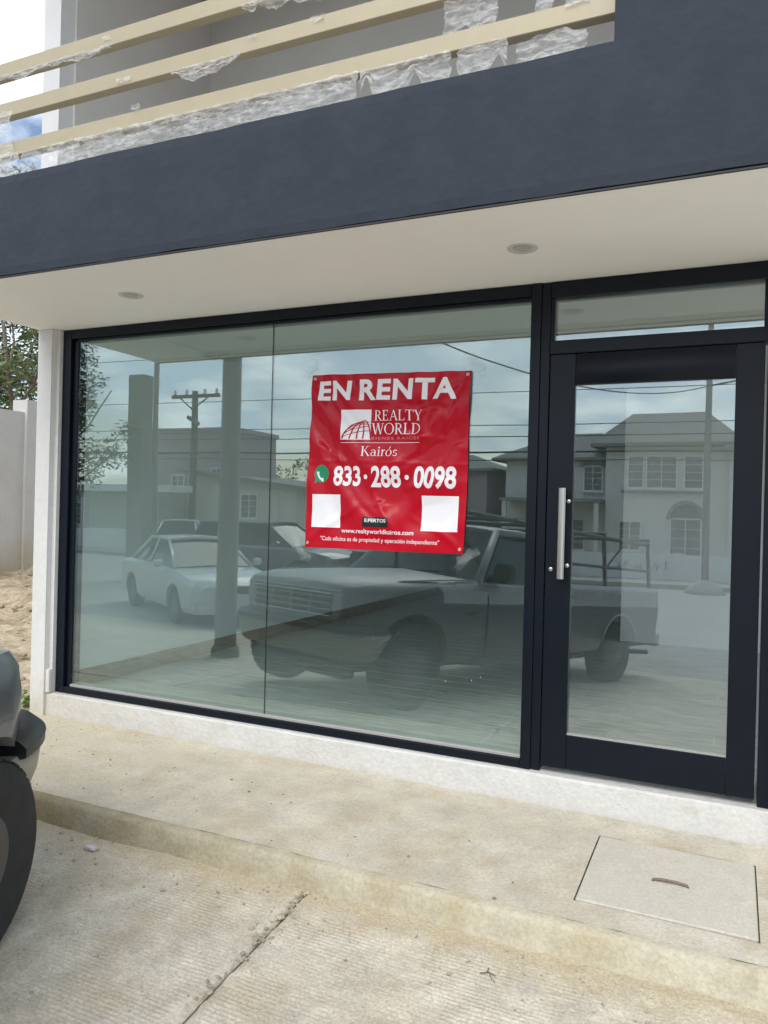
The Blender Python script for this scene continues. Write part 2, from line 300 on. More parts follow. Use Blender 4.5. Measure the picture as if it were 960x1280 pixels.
# ------------------------------------------------------------------ the ground
KY = -1.135                                   # foot of the kerb
def street_z(y): return -0.315 + 0.078 * (y - KY) if y > -6.5 else -0.315 + 0.078 * (-6.5 - KY)
ROAD_Z = street_z(-7)
bm = bmesh.new()
bx(bm, -260, 260, -19.0, -6.5, ROAD_Z - 0.2, ROAD_Z)
tag(obj('road', bm, m_road), kind='structure')
bm = box(-300, 300, -320, 320, -1.6, -1.2); tag(obj('ground', bm, m_dirt), kind='structure')
apron = bpy.data.objects.new('street', None); col.objects.link(apron); apron['kind'] = 'structure'
JX = -0.712
def slab(k):
    x0, x1 = JX + 3.0 * k + 0.004, JX + 3.0 * (k + 1) - 0.004
    bm = bmesh.new()
    fine = k in (-1, 0)
    ys = []
    y = KY
    if fine:
        while y > -2.75: ys.append(y); y -= 0.0036
    while y > -6.5: ys.append(y); y -= 0.4
    ys.append(-6.5)
    nx = 130 if fine else 6
    xs = [x0 + (x1 - x0) * i / nx for i in range(nx + 1)]
    if fine: xs = sorted(set(xs + [x0 + 0.004, x0 + 0.009, x0 + 0.015, x0 + 0.022, x0 + 0.032, x0 + 0.045, x0 + 0.06, x1 - 0.004, x1 - 0.009, x1 - 0.015, x1 - 0.022, x1 - 0.032, x1 - 0.045, x1 - 0.06]))
    rows = []
    for y in ys:
        row = []
        for x in xs:
            z = street_z(y)
            if fine and y > -2.75:
                w = y + 0.004 * fbm(x * 1.3, y * 0.7, 3) + 0.035 * x * 0.12
                a = 0.5 + 0.5 * fbm(x * 2.3, y * 2.3, 9); pt = min(1.0, max(0.0, 0.55 + 1.6 * fbm(x * 3.1, y * 4.2, 6))) * min(1.0, max(0.0, (min(x - x0, x1 - x) - 0.035) / 0.03))
                near = min(1.0, max(0.0, (KY - 0.05 - y) / 0.13))
                z += (0.0014 + 0.0016 * a) * near * (0.15 + 0.85 * pt) * (0.5 + 0.5 * math.sin(w * 2 * math.pi / 0.0185 + 0.9 * fbm(x * 0.8, y * 3, 5))) ** 1.6
                z += 0.0035 * fbm(x * 5, y * 9, 1) + 0.0016 * fbm(x * 23, y * 30, 2)
                z += 0.010 * (1 - near) * max(0, 0.5 + fbm(x * 3, 0.2, 7)) 
                e = min(x - x0, x1 - x)
                z -= 0.014 * max(0, 1 - e / max(0.006, 0.016 + 0.018 * fbm(x0 * 3, y * 11, 4))) ** 1.1; z += 0.0025 * max(0, 1 - abs(e - 0.045) / 0.03)
            row.append(bm.verts.new((x, y, z)))
        rows.append(row)
    for i in range(len(rows) - 1):
        for j in range(len(xs) - 1): bm.faces.new([rows[i][j], rows[i + 1][j], rows[i + 1][j + 1], rows[i][j + 1]])
    # edges go down
    for j in (0, len(xs) - 1):
        lowr = [bm.verts.new(r[j].co - Vector((0, 0, 0.12))) for r in rows]
        for i in range(len(rows) - 1): bm.faces.new([rows[i][j], rows[i + 1][j], lowr[i + 1], lowr[i]])
    bmesh.ops.recalc_face_normals(bm, faces=bm.faces[:])
    obj('concrete_slab', bm, m_street, apron, smooth=False)
for k in range(-7, 8): slab(k)
bm = bmesh.new()
v = [bm.verts.new(p) for p in [(-24, KY, -0.345), (26, KY, -0.345), (26, -6.5, ROAD_Z - 0.03), (-24, -6.5, ROAD_Z - 0.03)]]
bm.faces.new(v); bmesh.ops.recalc_face_normals(bm, faces=bm.faces[:])
obj('joint_filler', bm, m_joint, apron)

# sidewalk with its kerb: one strip, cross-section in y/z, uneven arris
walk = bpy.data.objects.new('sidewalk', None); col.objects.link(walk); walk['kind'] = 'structure'
def side_z(y): return -0.180 - 0.022 * (-0.06 - y) / 1.03
LX0, LX1, LY0, LY1 = 0.343, 0.992, -0.918, -0.290     # hatch opening
def strip(name, prof, m, x0=-22, x1=22):
    xs = []; x = x0
    while x < x1: xs.append(x); x += 0.022 if -3.9 < x < 1.6 else 0.5
    bm = bmesh.new(); rows = []
    for x in xs: rows.append([bm.verts.new(Vector((x, *p)) + Vector((0, 0.0035 * fbm(x * 9, p[0] * 40, p[1] * 40), 0.0028 * fbm(x * 8, p[0] * 30, 3 + p[1] * 30)))) for p in prof])
    for i in range(len(rows) - 1):
        for j in range(len(prof) - 1): bm.faces.new([rows[i][j], rows[i][j + 1], rows[i + 1][j + 1], rows[i + 1][j]])
    bmesh.ops.recalc_face_normals(bm, faces=bm.faces[:])
    return obj(name, bm, m, walk, smooth=True)
zt = side_z(-1.06)
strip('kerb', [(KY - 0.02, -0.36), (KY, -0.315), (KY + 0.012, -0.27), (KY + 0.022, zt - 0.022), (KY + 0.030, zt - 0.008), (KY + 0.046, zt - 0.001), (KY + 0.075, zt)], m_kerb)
bm = bmesh.new()
def walk_patch(x0, x1, y0, y1):
    nx = max(1, int((x1 - x0) / (0.03 if x1 < 3 and x0 > -5 else 0.6))); ny = max(1, int((y1 - y0) / 0.03)); g = []
    for i in range(nx + 1):
        g.append([])
        for j in range(ny + 1):
            x = x0 + (x1 - x0) * i / nx; y = y0 + (y1 - y0) * j / ny
            g[-1].append(bm.verts.new((x, y, side_z(y) + 0.0025 * fbm(x * 3, y * 3, 8) * (1 if -5 < x < 3 else 0) + 0.0008 * fbm(x * 30, y * 6, 1))))
    for i in range(nx):
        for j in range(ny): bm.faces.new([g[i][j], g[i + 1][j], g[i + 1][j + 1], g[i][j + 1]])
Y0 = KY + 0.075
walk_patch(-22, -4.2, Y0, -0.05); walk_patch(-4.2, LX0, Y0, -0.05); walk_patch(LX0, LX1, Y0, LY0); walk_patch(LX0, LX1, LY1, -0.05); walk_patch(LX1, 2.6, Y0, -0.05); walk_patch(2.6, 22, Y0, -0.05)
obj('paving', bm, m_side, walk, smooth=True)
bm = bmesh.new()
for a in ((LX0, LX0 - 0.0, LY0, LY1), ):
    z = side_z(-0.45)
    bx(bm, LX0 - 0.004, LX1 + 0.004, LY0 - 0.004, LY1 + 0.004, z - 0.09, z - 0.022)
obj('hatch_bed', bm, m_gap, walk)
hc = thing('hatch_cover', 'square concrete hatch cover with rusty pull bar set in the sidewalk', 'hatch cover', (0.6675, -0.604, side_z(-0.604)))
bm = box(-0.3200, 0.3195, -0.3000, 0.3105, -0.05, 0.003, 0.005, 1)
for vv in bm.verts: vv.co.z += 0.022 * -(vv.co.y) * -1.0 * 0.0 + 0.0214 * vv.co.y
obj('lid', bm, m_lid, hc)
bm = bmesh.new(); tube(bm, [(-0.062, -0.022, -0.004), (-0.058, -0.022, 0.009), (-0.03, -0.022, 0.014), (0.03, -0.022, 0.015), (0.07, -0.022, 0.010), (0.076, -0.022, -0.004)], 0.0055, 8)
obj('handle', bm, m_rust, hc, smooth=True)

# dirt lot left of the building
bm = bmesh.new(); g = []
NX, NY = 70, 110
for i in range(NX + 1):
    g.append([])
    for j in range(NY + 1):
        x = -3.50 - 14 * (i / NX) ** 1.5; y = -0.05 + 26 * (j / NY) ** 1.6
        rise = 0.10 * y ** 0.9 if y > 0 else 0
        z = -0.18 + min(rise, 0.45) + max(0, (-x - 7.0)) * 0.13 + 0.10 * fbm(x * 0.8, y * 0.8, 2) * min(1, y * 1.2 + 0.1) + 0.06 * fbm(x * 3.5, y * 5, 5) * min(1, y * 2 + 0.1)
        g[-1].append(bm.verts.new((x, y, z)))
for i in range(NX):
    for j in range(NY): bm.faces.new([g[i][j], g[i + 1][j], g[i + 1][j + 1], g[i][j + 1]])
bmesh.ops.recalc_face_normals(bm, faces=bm.faces[:])
tag(obj('dirt_lot', bm, m_dirt, smooth=True), kind='structure')

# ------------------------------------------------------------------ the shop building
shop = thing('shop_building', 'white shop unit with slate blue beam, big window and dark glazed door', 'building', (0, 0, 0))
FT, FB = 2.472, -0.026
XL, XR = -3.54, 3.2
# walls
bm = bmesh.new(); bx(bm, XL, -3.412, -0.085, 0.30, -0.19, FT); obj('pillar', bm, m_white, shop)
bm = box(-3.4119, -3.379, -0.045, 0.30, FB + 0.001, FT - 0.001); obj('reveal', bm, m_white, shop)
bm = box(-3.4117, -3.377, -0.075, -0.0455, FB + 0.001, 0.135, 0.004); obj('reveal_foot', bm, m_white, shop)
bm = bmesh.new()
xs = [-3.4118 + i * 0.03 for i in range(int((XR + 3.41) / 0.03))]
prof = [(0.25, FB - 0.002), (-0.050, FB - 0.002), (-0.062, FB - 0.010), (-0.066, -0.10), (-0.068, -0.205)]
rows = [[bm.verts.new((x, p[0] + 0.004 * fbm(x * 6, p[1] * 12, 1) * (1 if p[0] < 0 else 0), p[1] + 0.003 * fbm(x * 7, p[1] * 9, 2) * (1 if -0.15 < p[1] and p[0] < -0.051 else 0))) for p in prof] for x in xs]
for i in range(len(rows) - 1):
    for j in range(len(prof) - 1): bm.faces.new([rows[i][j], rows[i][j + 1], rows[i + 1][j + 1], rows[i + 1][j]])
bmesh.ops.recalc_face_normals(bm, faces=bm.faces[:]); obj('plinth', bm, m_plinth, shop)
obj('side_wall', box(XL + 0.002, -3.40, 0.301, 9.0, -0.19, 5.6), m_white, shop)
obj('wall', box(1.0565, XR, -0.085, 0.25, -0.19, FT), m_white, shop)
obj('soffit_edge', box(XL, XR, -1.071, -0.9855, 2.4690, 2.4708), m_soffit, shop)
# soffit and beam, pier
sof = obj('soffit', box(XL, XR, -0.985, 0.32, FT + 0.002, FT + 0.16), m_soffit, shop)
def downlight(x, y):
    bm = bmesh.new(); lathe(bm, [(0.030, 0.0), (0.056, -0.0015), (0.068, -0.004), (0.069, 0.001)], n=36)
    d = obj('downlight', bm, m_trim, sof, smooth=True); d.location = (x, y, FT + 0.002)
    bm = bmesh.new(); lathe(bm, [(0.0415, -0.0045), (0.0415, -0.0015)], n=32)
    l = obj('downlight_lens', bm, m_lens, sof); l.location = (x, y, FT + 0.002)
downlight(-0.017, -0.557); downlight(-2.28, -0.557)
BY = -1.085
def cuts(a, b, st): n = max(1, round((b - a) / st)); return [a + (b - a) * i / n for i in range(n)]
XP, ZB0, ZB1, ZT = 0.438, 2.4755, 2.997, 5.8
bm = bmesh.new(); gx = cuts(XL, XP, .04) + cuts(XP, XR, .04) + [XR]; gz = cuts(ZB0, ZB1, .04) + cuts(ZB1, ZT, .06) + [ZT]
grid = {}
def bv(i, j):
    if (i, j) not in grid:
        x, z = gx[i], gz[j]; edge = j == 0 or (abs(z - ZB1) < 1e-6 and x <= XP + 1e-6) or (abs(x - XP) < 1e-6 and z >= ZB1 - 1e-6)
        dz = 0.004 * fbm(x * 4, 3.3, z) if edge and not abs(x - XP) < 1e-6 else 0
        grid[i, j] = bm.verts.new((x, BY + 0.0045 * fbm(x * 1.7, z * 2.6, 4) + 0.0016 * fbm(x * 9, z * 9, 2) + (0.004 if edge else 0), z + dz))
    return grid[i, j]
for i in range(len(gx) - 1):
    for j in range(len(gz) - 1):
        if gx[i + 1] <= XP + 1e-6 and gz[j] >= ZB1 - 1e-6: continue
        bm.faces.new([bv(i, j), bv(i + 1, j), bv(i + 1, j + 1), bv(i, j + 1)])
bd = [e_ for e_ in bm.edges if len(e_.link_faces) == 1]
bk = {}
for e_ in bd:
    q = []
    for v_ in e_.verts:
        if v_ not in bk: bk[v_] = bm.verts.new((v_.co.x, -0.986, v_.co.z))
        q.append(v_)
    bm.faces.new([q[0], q[1], bk[q[1]], bk[q[0]]])
bmesh.ops.recalc_face_normals(bm, faces=bm.faces[:])
obj('beam', bm, m_beam, shop)
obj('drip_shadow_strip', box(XL, XR, BY + 0.004, -1.0715, 2.4625, 2.4700), m_gasket, shop)  # black strip on the drip lip, painting in the shadow line under the beam
# balcony behind the beam
obj('balcony_floor', box(XL + 0.15, XR, -0.984, 1.5, FT + 0.165, 2.80), m_grey, shop)
obj('balcony_post', box(XL, -3.385, -0.10, 0.2995, FT + 0.165, 5.62), m_post, shop)
obj('balcony_wall', box(-3.384, XR, 1.5, 1.7, FT + 0.1, 5.6), m_grey, shop)
obj('balcony_side', box(-3.3845, -3.365, 0.02, 1.499, 2.80, 5.598), m_grey, shop)
obj('roof', box(XL - 0.05, XR, -0.98, 9.2, 5.63, 5.85), m_grey, shop)
for z0, z1 in ((3.128, 3.205), (3.345, 3.422), (3.562, 3.64)):
    obj('balcony_rail', box(-3.535, 0.436, -1.035, -0.985, z0, z1, 0.003), m_rail, shop)
obj('rail_post', box(-3.50, -3.44, -0.984, -0.93, 2.9, 3.66, 0.003), m_rail, shop)

# glazing
win = bpy.data.objects.new('shop_window', None); col.objects.link(win); win.parent = shop
A = m_alu
def bar(name, par, x0, x1, z0, z1, y0, y1, m=A, bev=0.0025): return obj(name, box(x0, x1, y0, y1, z0, z1, bev), m, par)
bar('jamb', win, -3.379, -3.305, FB, FT, -0.018, 0.09)
bar('jamb_bead', win, -3.3045, -3.259, FB + 0.045, FT - 0.070, 0.006, 0.085)
bar('head', win, -3.3045, -0.1045, FT - 0.062, FT - 0.0005, -0.017, 0.09)
bar('head_bead', win, -3.2585, -0.1045, FT - 0.080, FT - 0.0625, 0.0, 0.085)
bar('sill', win, -3.3045, -0.1045, FB, FB + 0.044, -0.017, 0.09)
bar('sill_bead', win, -3.2585, -0.1045, FB + 0.0445, FB + 0.062, -0.004, 0.085, m_bead)
bar('mullion', win, -0.104, -0.052, FB, FT, -0.020, 0.09)
bar('mullion', win, -0.0515, -0.004, FB, FT, -0.010, 0.088)
GY = 0.016
obj('pane', box(-3.2585, -1.6905, GY, GY + 0.008, FB + 0.0624, FT - 0.0804), m_glass, win)
obj('pane', box(-1.6865, -0.1046, GY, GY + 0.008, FB + 0.0624, FT - 0.0804), m_glass, win)
obj('silicone_seam', box(-1.6903, -1.6867, GY - 0.001, GY + 0.009, FB + 0.0625, FT - 0.0806), m_gasket, win)
bm = bmesh.new(); rs = random.Random(3)
for i in range(46):
    x = rs.uniform(-2.6, -0.15) if rs.random() < .75 else rs.uniform(-3.2, -2.6); z = .12 + abs(rs.gauss(0, .28))
    if z > 1.0: continue
    rr = rs.uniform(.0008, .0019); n = 7; ex = rs.uniform(1, 2.6)
    vs_ = [bm.verts.new((x + rr * math.cos(6.283 * k / n) * rs.uniform(.7, 1.2), GY - .0006, z + rr * ex * math.sin(6.283 * k / n))) for k in range(n)]
    bm.faces.new(vs_)
bmesh.ops.recalc_face_normals(bm, faces=bm.faces[:])
sp0 = obj('paint_specks', bm, m_winf, win); sp0['kind'] = 'stuff'
# transom over the door
tr = bpy.data.objects.new('transom', None); col.objects.link(tr); tr.parent = shop
bar('head', tr, -0.0035, 1.056, FT - 0.081, FT - 0.0005, -0.016, 0.09)
bar('jamb', tr, -0.0035, 0.016, 2.1725, FT - 0.0815, -0.004, 0.085)
bar('jamb', tr, 0.979, 0.998, 2.1725, FT - 0.0815, -0.004, 0.085)
bar('rail', tr, -0.0035, 0.998, 2.104, 2.172, -0.014, 0.085)
obj('pane', box(0.0162, 0.9788, GY, GY + 0.008, 2.1723, FT - 0.0817), m_glassd, tr)
bar('door_jamb', shop, 0.9985, 1.056, FB, FT - 0.082, -0.020, 0.09)
# door leaf
door = bpy.data.objects.new('door', None); col.objects.link(door); door.parent = shop
bar('stile', door, 0.001, 0.129, 0.002, 2.100, -0.012, 0.05)
bar('stile', door, 0.865, 0.986, 0.002, 2.100, -0.012, 0.05)
bar('top_rail', door, 0.1295, 0.8645, 1.948, 2.100, -0.0105, 0.05)
bar('bottom_rail', door, 0.1295, 0.8645, 0.002, 0.175, -0.0105, 0.05)
bar('glazing_bead', door, 0.1297, 0.8643, 0.1754, 0.184, -0.006, 0.035, m_bead, 0)
obj('pane', box(0.1297, 0.8643, 0.004, 0.012, 0.1842, 1.9478), m_glassd, door)
bar('gasket', door, 0.1297, 0.8643, 1.9420, 1.9478, -0.004, 0.0035, m_gasket, 0)
bm = bmesh.new(); tube(bm, [(0.087, -0.062, 0.965), (0.087, -0.062, 1.420)], 0.0180, 20)
for z in (1.03, 1.355): tube(bm, [(0.087, -0.050, z), (0.087, -0.0115, z)], 0.008, 10)
obj('handle', bm, m_steel, door, smooth=False)
for p in door.children[-1].data.polygons: p.use_smooth = len(p.vertices) == 4
bm = bmesh.new(); lathe(bm, [(0.004, 0), (0.010, 0.0), (0.011, 0.004), (0.011, 0.008)], 'y', 18, (0.030, -0.020, 1.008)); obj('lock', bm, m_steel, door, smooth=True)
for z in (1.03, 1.355):
    bm = bmesh.new(); lathe(bm, [(0.009, 0), (0.0105, 0.002), (0.0105, 0.008)], 'y', 16, (0.112, -0.0195, z)); obj('bolt', bm, m_steel, door, smooth=True)

# inside the shop
floor = bpy.data.objects.new('floor', None); col.objects.link(floor); floor.parent = shop
obj('screed', box(-3.39, 2.6, 0.091, 9.0, -0.10, -0.024), m_grout, floor)
tm = None; row = 0; y = 0.10; cnt = 0
while y < 8.2:
    x = -3.38 - (0.0, 0.62, 0.31)[row % 3]
    while x < 2.4:
        x0, x1 = max(x, -3.375), min(x + 1.194, 2.5)
        if x1 - x0 > 0.05:
            bm = box(x0, x1, y, y + 0.194, -0.0238, -0.0205 + rnd.uniform(-0.0004, 0.0004), 0.0015)
            for vv in bm.verts: pass
            t = obj('tile', bm, m_tile, floor); cnt += 1
        x += 1.2
    y += 0.2; row += 1
obj('inner_wall', box(-3.3985, -3.345, 0.095, 9.0, -0.02, 2.62), m_room, shop)
obj('inner_wall', box(-3.344, 2.6, 8.3, 8.45, -0.02, 2.62), m_room, shop)
obj('partition', box(-0.178, 2.6, 4.42, 4.54, -0.0175, 2.62), m_room2, shop)
obj('partition', box(-0.178, -0.06, 4.5405, 8.299, -0.0175, 2.62), m_room2, shop)
added_opening = bpy.data.objects.new('side_window', None); col.objects.link(added_opening); added_opening.parent = shop  # added opening in the right wall, out of view, to let daylight into the room
for y0 in (0.301, 1.66, 3.02, 4.37): bar('added_frame_post', added_opening, 2.47, 2.53, FB, 2.62, y0, y0 + 0.048)
for y0 in (0.3495, 1.7085, 3.0685): bar('sill', added_opening, 2.465, 2.535, FB, 0.06, y0, y0 + 1.301)
obj('added_side_sill', box(2.45, 2.6, 0.26, 4.419, -0.2, FB - 0.001), m_room, shop)  # sill under the added opening
obj('inner_wall', box(1.07, 2.449, 0.251, 0.30, -0.0175, 2.62), m_room, shop)
obj('ceiling', box(-3.399, 3.1, 0.325, 9.0, 2.622, 2.75), m_room, shop)
obj('lintel', box(-3.40, 3.1, 0.26, 0.324, FT + 0.165, 2.75), m_room, shop)
for k in range(7):
    obj('skirting', box(-3.3448, -3.332, 0.10 + k * 1.17, 0.10 + k * 1.17 + 1.166, -0.0176, 0.095, 0.002), m_skirt, shop)
for k in range(4):
    obj('skirting', box(-3.331 + k * 0.79, -3.331 + k * 0.79 + 0.787, 8.287, 8.2995, -0.0176, 0.095, 0.002), m_skirt, shop)

# ------------------------------------------------------------------ lettering helpers
GRID = 0.01
def text_bm(txt, cap, bold=0.0, xs=1.0, spacing=1.0):
    cu = bpy.data.curves.new('txt', 'FONT'); cu.body = txt; cu.size = 1.0; cu.offset = bold; cu.space_character = spacing; cu.resolution_u = 4
    o = bpy.data.objects.new('txt', cu); col.objects.link(o)
    dg = bpy.context.evaluated_depsgraph_get(); dg.update()
    me = bpy.data.meshes.new_from_object(o.evaluated_get(dg))
    bm = bmesh.new(); bm.from_mesh(me)
    bpy.data.objects.remove(o); bpy.data.curves.remove(cu); bpy.data.meshes.remove(me)
    bmesh.ops.remove_doubles(bm, verts=bm.verts[:], dist=1e-4)
    x0 = min(v.co.x for v in bm.verts); x1 = max(v.co.x for v in bm.verts); y0 = min(v.co.y for v in bm.verts); y1 = max(v.co.y for v in bm.verts)
    return bm, x0, x1, y0, y1
# thin roman capitals drawn as pieces; unit cap height
def ribbon(pts, w):
    out = []
    for i, (x, y) in enumerate(pts):
        a = pts[max(0, i - 1)]; b = pts[min(len(pts) - 1, i + 1)]
        dx, dy = b[0] - a[0], b[1] - a[1]; L = math.hypot(dx, dy) or 1
        ww = w(i / (len(pts) - 1)) if callable(w) else w
        out.append(((x - dy / L * ww / 2, y + dx / L * ww / 2), (x + dy / L * ww / 2, y - dx / L * ww / 2)))
    return [[out[i][0], out[i + 1][0], out[i + 1][1], out[i][1]] for i in range(len(out) - 1)]
def arc(cx, cy, rx, ry, a0, a1, tk, tn, n=18):
    res = []
    for i in range(n):
        q = []
        for t in (i / n, (i + 1) / n):
            a = R(a0 + (a1 - a0) * t); w = tn + (tk - tn) * abs(math.cos(a)) ** 1.3
            q.append(((cx + (rx) * math.cos(a), cy + ry * math.sin(a)), (cx + (rx - w) * math.cos(a), cy + (ry - tn - (w - tn) * 0.2) * math.sin(a))))
        res.append([q[0][0], q[1][0], q[1][1], q[0][1]])
    return res
TK, TN = 0.125, 0.050
def st(x, y0, y1, w=TK): return [[(x - w / 2, y0), (x + w / 2, y0), (x + w / 2, y1), (x - w / 2, y1)]]
def hz(x0, x1, y, w=TN): return [[(x0, y), (x1, y), (x1, y + w), (x0, y + w)]]
def sf(x, y, w=0.30): return hz(x - w / 2, x + w / 2, y, 0.035)
def dg(x0, y0, x1, y1, w): return [[(x0 - w / 2, y0), (x0 + w / 2, y0), (x1 + w / 2, y1), (x1 - w / 2, y1)]]
def glyph(c):
    if c == 'R': return st(.17, 0, 1) + sf(.17, 0) + sf(.14, .965, .22) + arc(.30, .735, .33, .265, -90, 90, TK, TN) + hz(.2, .32, .95) + hz(.2, .32, .47) + dg(.36, .48, .70, 0, TK) + hz(.62, .84, 0, .035), .80
    if c == 'E': return st(.17, 0, 1) + hz(.03, .62, 0) + hz(.03, .58, .95) + hz(.2, .46, .48) + st(.60, 0, .22, .04) + st(.56, .80, 1, .04) + st(.45, .40, .60, .035), .70
    if c == 'A': return dg(.12, 0, .44, 1, TN) + dg(.76, 0, .44, .97, TK) + hz(.22, .62, .32) + sf(.12, 0, .24) + sf(.76, 0, .28), .88
    if c == 'L': return st(.17, 0, 1) + hz(.03, .62, 0) + sf(.17, .965) + st(.60, 0, .24, .04), .68
    if c == 'T': return st(.38, 0, .97) + hz(.02, .74, .95) + sf(.38, 0) + st(.03, .76, 1, .04) + st(.73, .76, 1, .04), .78
    if c == 'Y': return st(.40, 0, .46) + dg(.37, .45, .10, 1, TK) + dg(.42, .46, .70, 1, TN) + sf(.40, 0) + sf(.10, .965, .26) + sf(.70, .965, .22), .80
    if c == 'W': return dg(.36, 0, .12, 1, TK) + dg(.36, 0, .58, 1, TN) + dg(.82, 0, .58, 1, TK) + dg(.82, 0, 1.05, 1, TN) + sf(.12, .965, .26) + sf(.58, .965, .22) + sf(1.05, .965, .22), 1.14
    if c == 'O': return arc(.48, .5, .46, .52, 0, 360, TK, TN, 36), .98
    if c == 'D': return st(.17, 0, 1) + arc(.30, .5, .52, .5, -90, 90, TK, TN, 22) + hz(.03, .32, 0) + hz(.03, .32, .95), .88
    if c == 'K': return st(.17, 0, 1) + sf(.17, 0) + sf(.17, .965) + dg(.24, .42, .64, 1, TN) + dg(.74, 0, .36, .58, TK) + sf(.74, 0, .26) + sf(.64, .965, .24), .86
    if c == 'a': return arc(.25, .20, .22, .22, 20, 340, .10, .045) + st(.45, .03, .48, .10) + arc(.27, .47, .22, .18, 0, 160, .09, .045) + hz(.42, .58, 0, .04), .60
    if c == 'i': return st(.15, 0, .64, .10) + sf(.15, 0, .26) + hz(.02, .15, .61, .04) + arc(.15, .86, .075, .085, 0, 360, .06, .08, 12), .32
    if c == 'r': return st(.15, 0, .64, .10) + sf(.15, 0, .26) + hz(.02, .15, .61, .04) + arc(.33, .43, .15, .22, 60, 170, .06, .09), .46
    if c == 'o': return arc(.29, .32, .28, .34, 0, 360, .10, .045, 26), .62
    if c == '\u00f3': return arc(.29, .32, .28, .34, 0, 360, .10, .045, 26) + dg(.28, .74, .40, .96, .08), .62
    if c == 's': return arc(.24, .47, .18, .18, 20, 250, .09, .06) + arc(.24, .165, .20, .175, -160, 70, .09, .06), .48
    return [], .4
def serif_bm(txt, gap=0.02):
    bm = bmesh.new(); x = 0; k = 0
    for c in txt:
        q, w = glyph(c)
        for poly in q:
            k += 1
            f = [bm.verts.new((x + px, py, 0.00003 * (k % 40))) for px, py in poly]
            bm.faces.new(f)
        x += w + gap
    return bm, 0, x - gap, 0, 1
# ------------------------------------------------------------------ banner
BL_ = [Vector((-1.404, 2.070)), Vector((-0.424, 2.047)), Vector((-0.446, 1.061)), Vector((-1.428, 1.057))]   # TL TR BR BL (x, z)
CREASES = [(.02, .03, .42, .42, .022, .011), (.03, .10, .30, .62, .020, .010), (.98, .03, .62, .30, .022, .010), (.97, .06, .80, .55, .020, .009), (.10, .20, .20, .75, .018, -.007),
    (.45, .30, .95, .42, .024, .011), (.60, .52, .98, .36, .020, -.009), (.04, .40, .36, .56, .020, .009), (.40, .58, .62, .98, .020, .009), (.25, .62, .50, .86, .018, -.007),
    (.55, .66, .95, .60, .022, .009), (.02, .97, .34, .74, .020, .008), (.98, .97, .70, .80, .020, .009), (.30, .04, .55, .20, .018, .007), (.50, .16, .90, .22, .018, -.006), (.70, .10, .74, .48, .018, .007), (.42, .74, .60, .70, .014, .007)]
def wr(s, t):
    """depth of the hanging vinyl in metres, bigger = farther from the glass"""
    d = 0.006
    d += 0.010 * math.sin(math.pi * s) * (0.35 + 0.65 * t) 
    for (sx, sy, ang, wl, am, sp) in ((0.10, 0.15, 60, 0.085, 0.0038, 0.30), (0.88, 0.12, 115, 0.090, 0.0034, 0.28), (0.80, 0.38, 150, 0.12, 0.0036, 0.26), (0.45, 0.72, 40, 0.16, 0.0040, 0.30), (0.20, 0.50, 65, 0.10, 0.0032, 0.26), (0.72, 0.78, 165, 0.13, 0.0034, 0.22), (0.5, 0.45, 20, 0.20, 0.0030, 0.35)):
        a = R(ang); u = (s - sx) * math.cos(a) + (t - sy) * math.sin(a); v = -(s - sx) * math.sin(a) + (t - sy) * math.cos(a)
        d += 3.0 * am * math.sin(2 * math.pi * v / wl * 0.5 + 2.0 * math.sin(3 * u)) * math.exp(-(u * u * 0.6 + v * v) / (sp * sp))
    d += 0.0034 * math.exp(-((t - 0.505 + 0.01 * math.sin(5 * s)) / 0.008) ** 2)          # fold line
    d += 0.007 * fbm(s * 2.2, t * 2.6, 3) + 0.0012 * fbm(s * 7 + t * 3, t * 3, 6)
    for (a0, b0, a1, b1, w_, h_) in CREASES:
        dx, dy = a1 - a0, b1 - b0; L2 = dx * dx + dy * dy
        q = ((s - a0) * dx + (t - b0) * dy) / L2; qq = min(1, max(0, q)); cx, cy = a0 + dx * qq, b0 + dy * qq
        dd = (-(s - cx) * dy + (t - cy) * dx) / math.sqrt(L2) + 0.012 * math.sin(5 * q + a0 * 9); ee = (q - qq) * math.sqrt(L2)
        fade = math.sin(math.pi * min(1, max(0, 0.06 + 0.88 * q))) ** .7 if 0 <= q <= 1 else 0.2
        d += h_ * fade * math.exp(-(dd / w_) ** 2) * math.exp(-(ee / 0.05) ** 2)
    return max(0.002, d)
def on_banner(s, t, lift=0.0):
    p = (BL_[0] * (1 - s) + BL_[1] * s) * (1 - t) + (BL_[3] * (1 - s) + BL_[2] * s) * t
    # slightly scalloped edges between the corner ties
    p = p + Vector((0.004 * math.sin(7 * t) * (1 - 2 * s) * (1 if (s < .02 or s > .98) else 0), 0))
    return Vector((p.x, GY - 0.004 - wr(s, t) - lift, p.y))
ban = thing('banner', 'red vinyl for rent banner with white lettering taped to the shop window', 'banner', (-0.93, GY, 1.56))
def local(o): 
    o.parent = ban; o.matrix_parent_inverse = Matrix.Translation(-Vector(ban.location)); return o
bm = bmesh.new(); N = 100; g = [[bm.verts.new(on_banner(i / N, j / N)) for j in range(N + 1)] for i in range(N + 1)]
for i in range(N):
    for j in range(N): bm.faces.new([g[i][j], g[i][j + 1], g[i + 1][j + 1], g[i + 1][j]])
bmesh.ops.recalc_face_normals(bm, faces=bm.faces[:])
if bm.faces[0].normal.y > 0: bmesh.ops.reverse_faces(bm, faces=bm.faces[:])
sheet = local(obj('sheet', bm, m_red, smooth=True))
SHN = [f.normal for f in []]
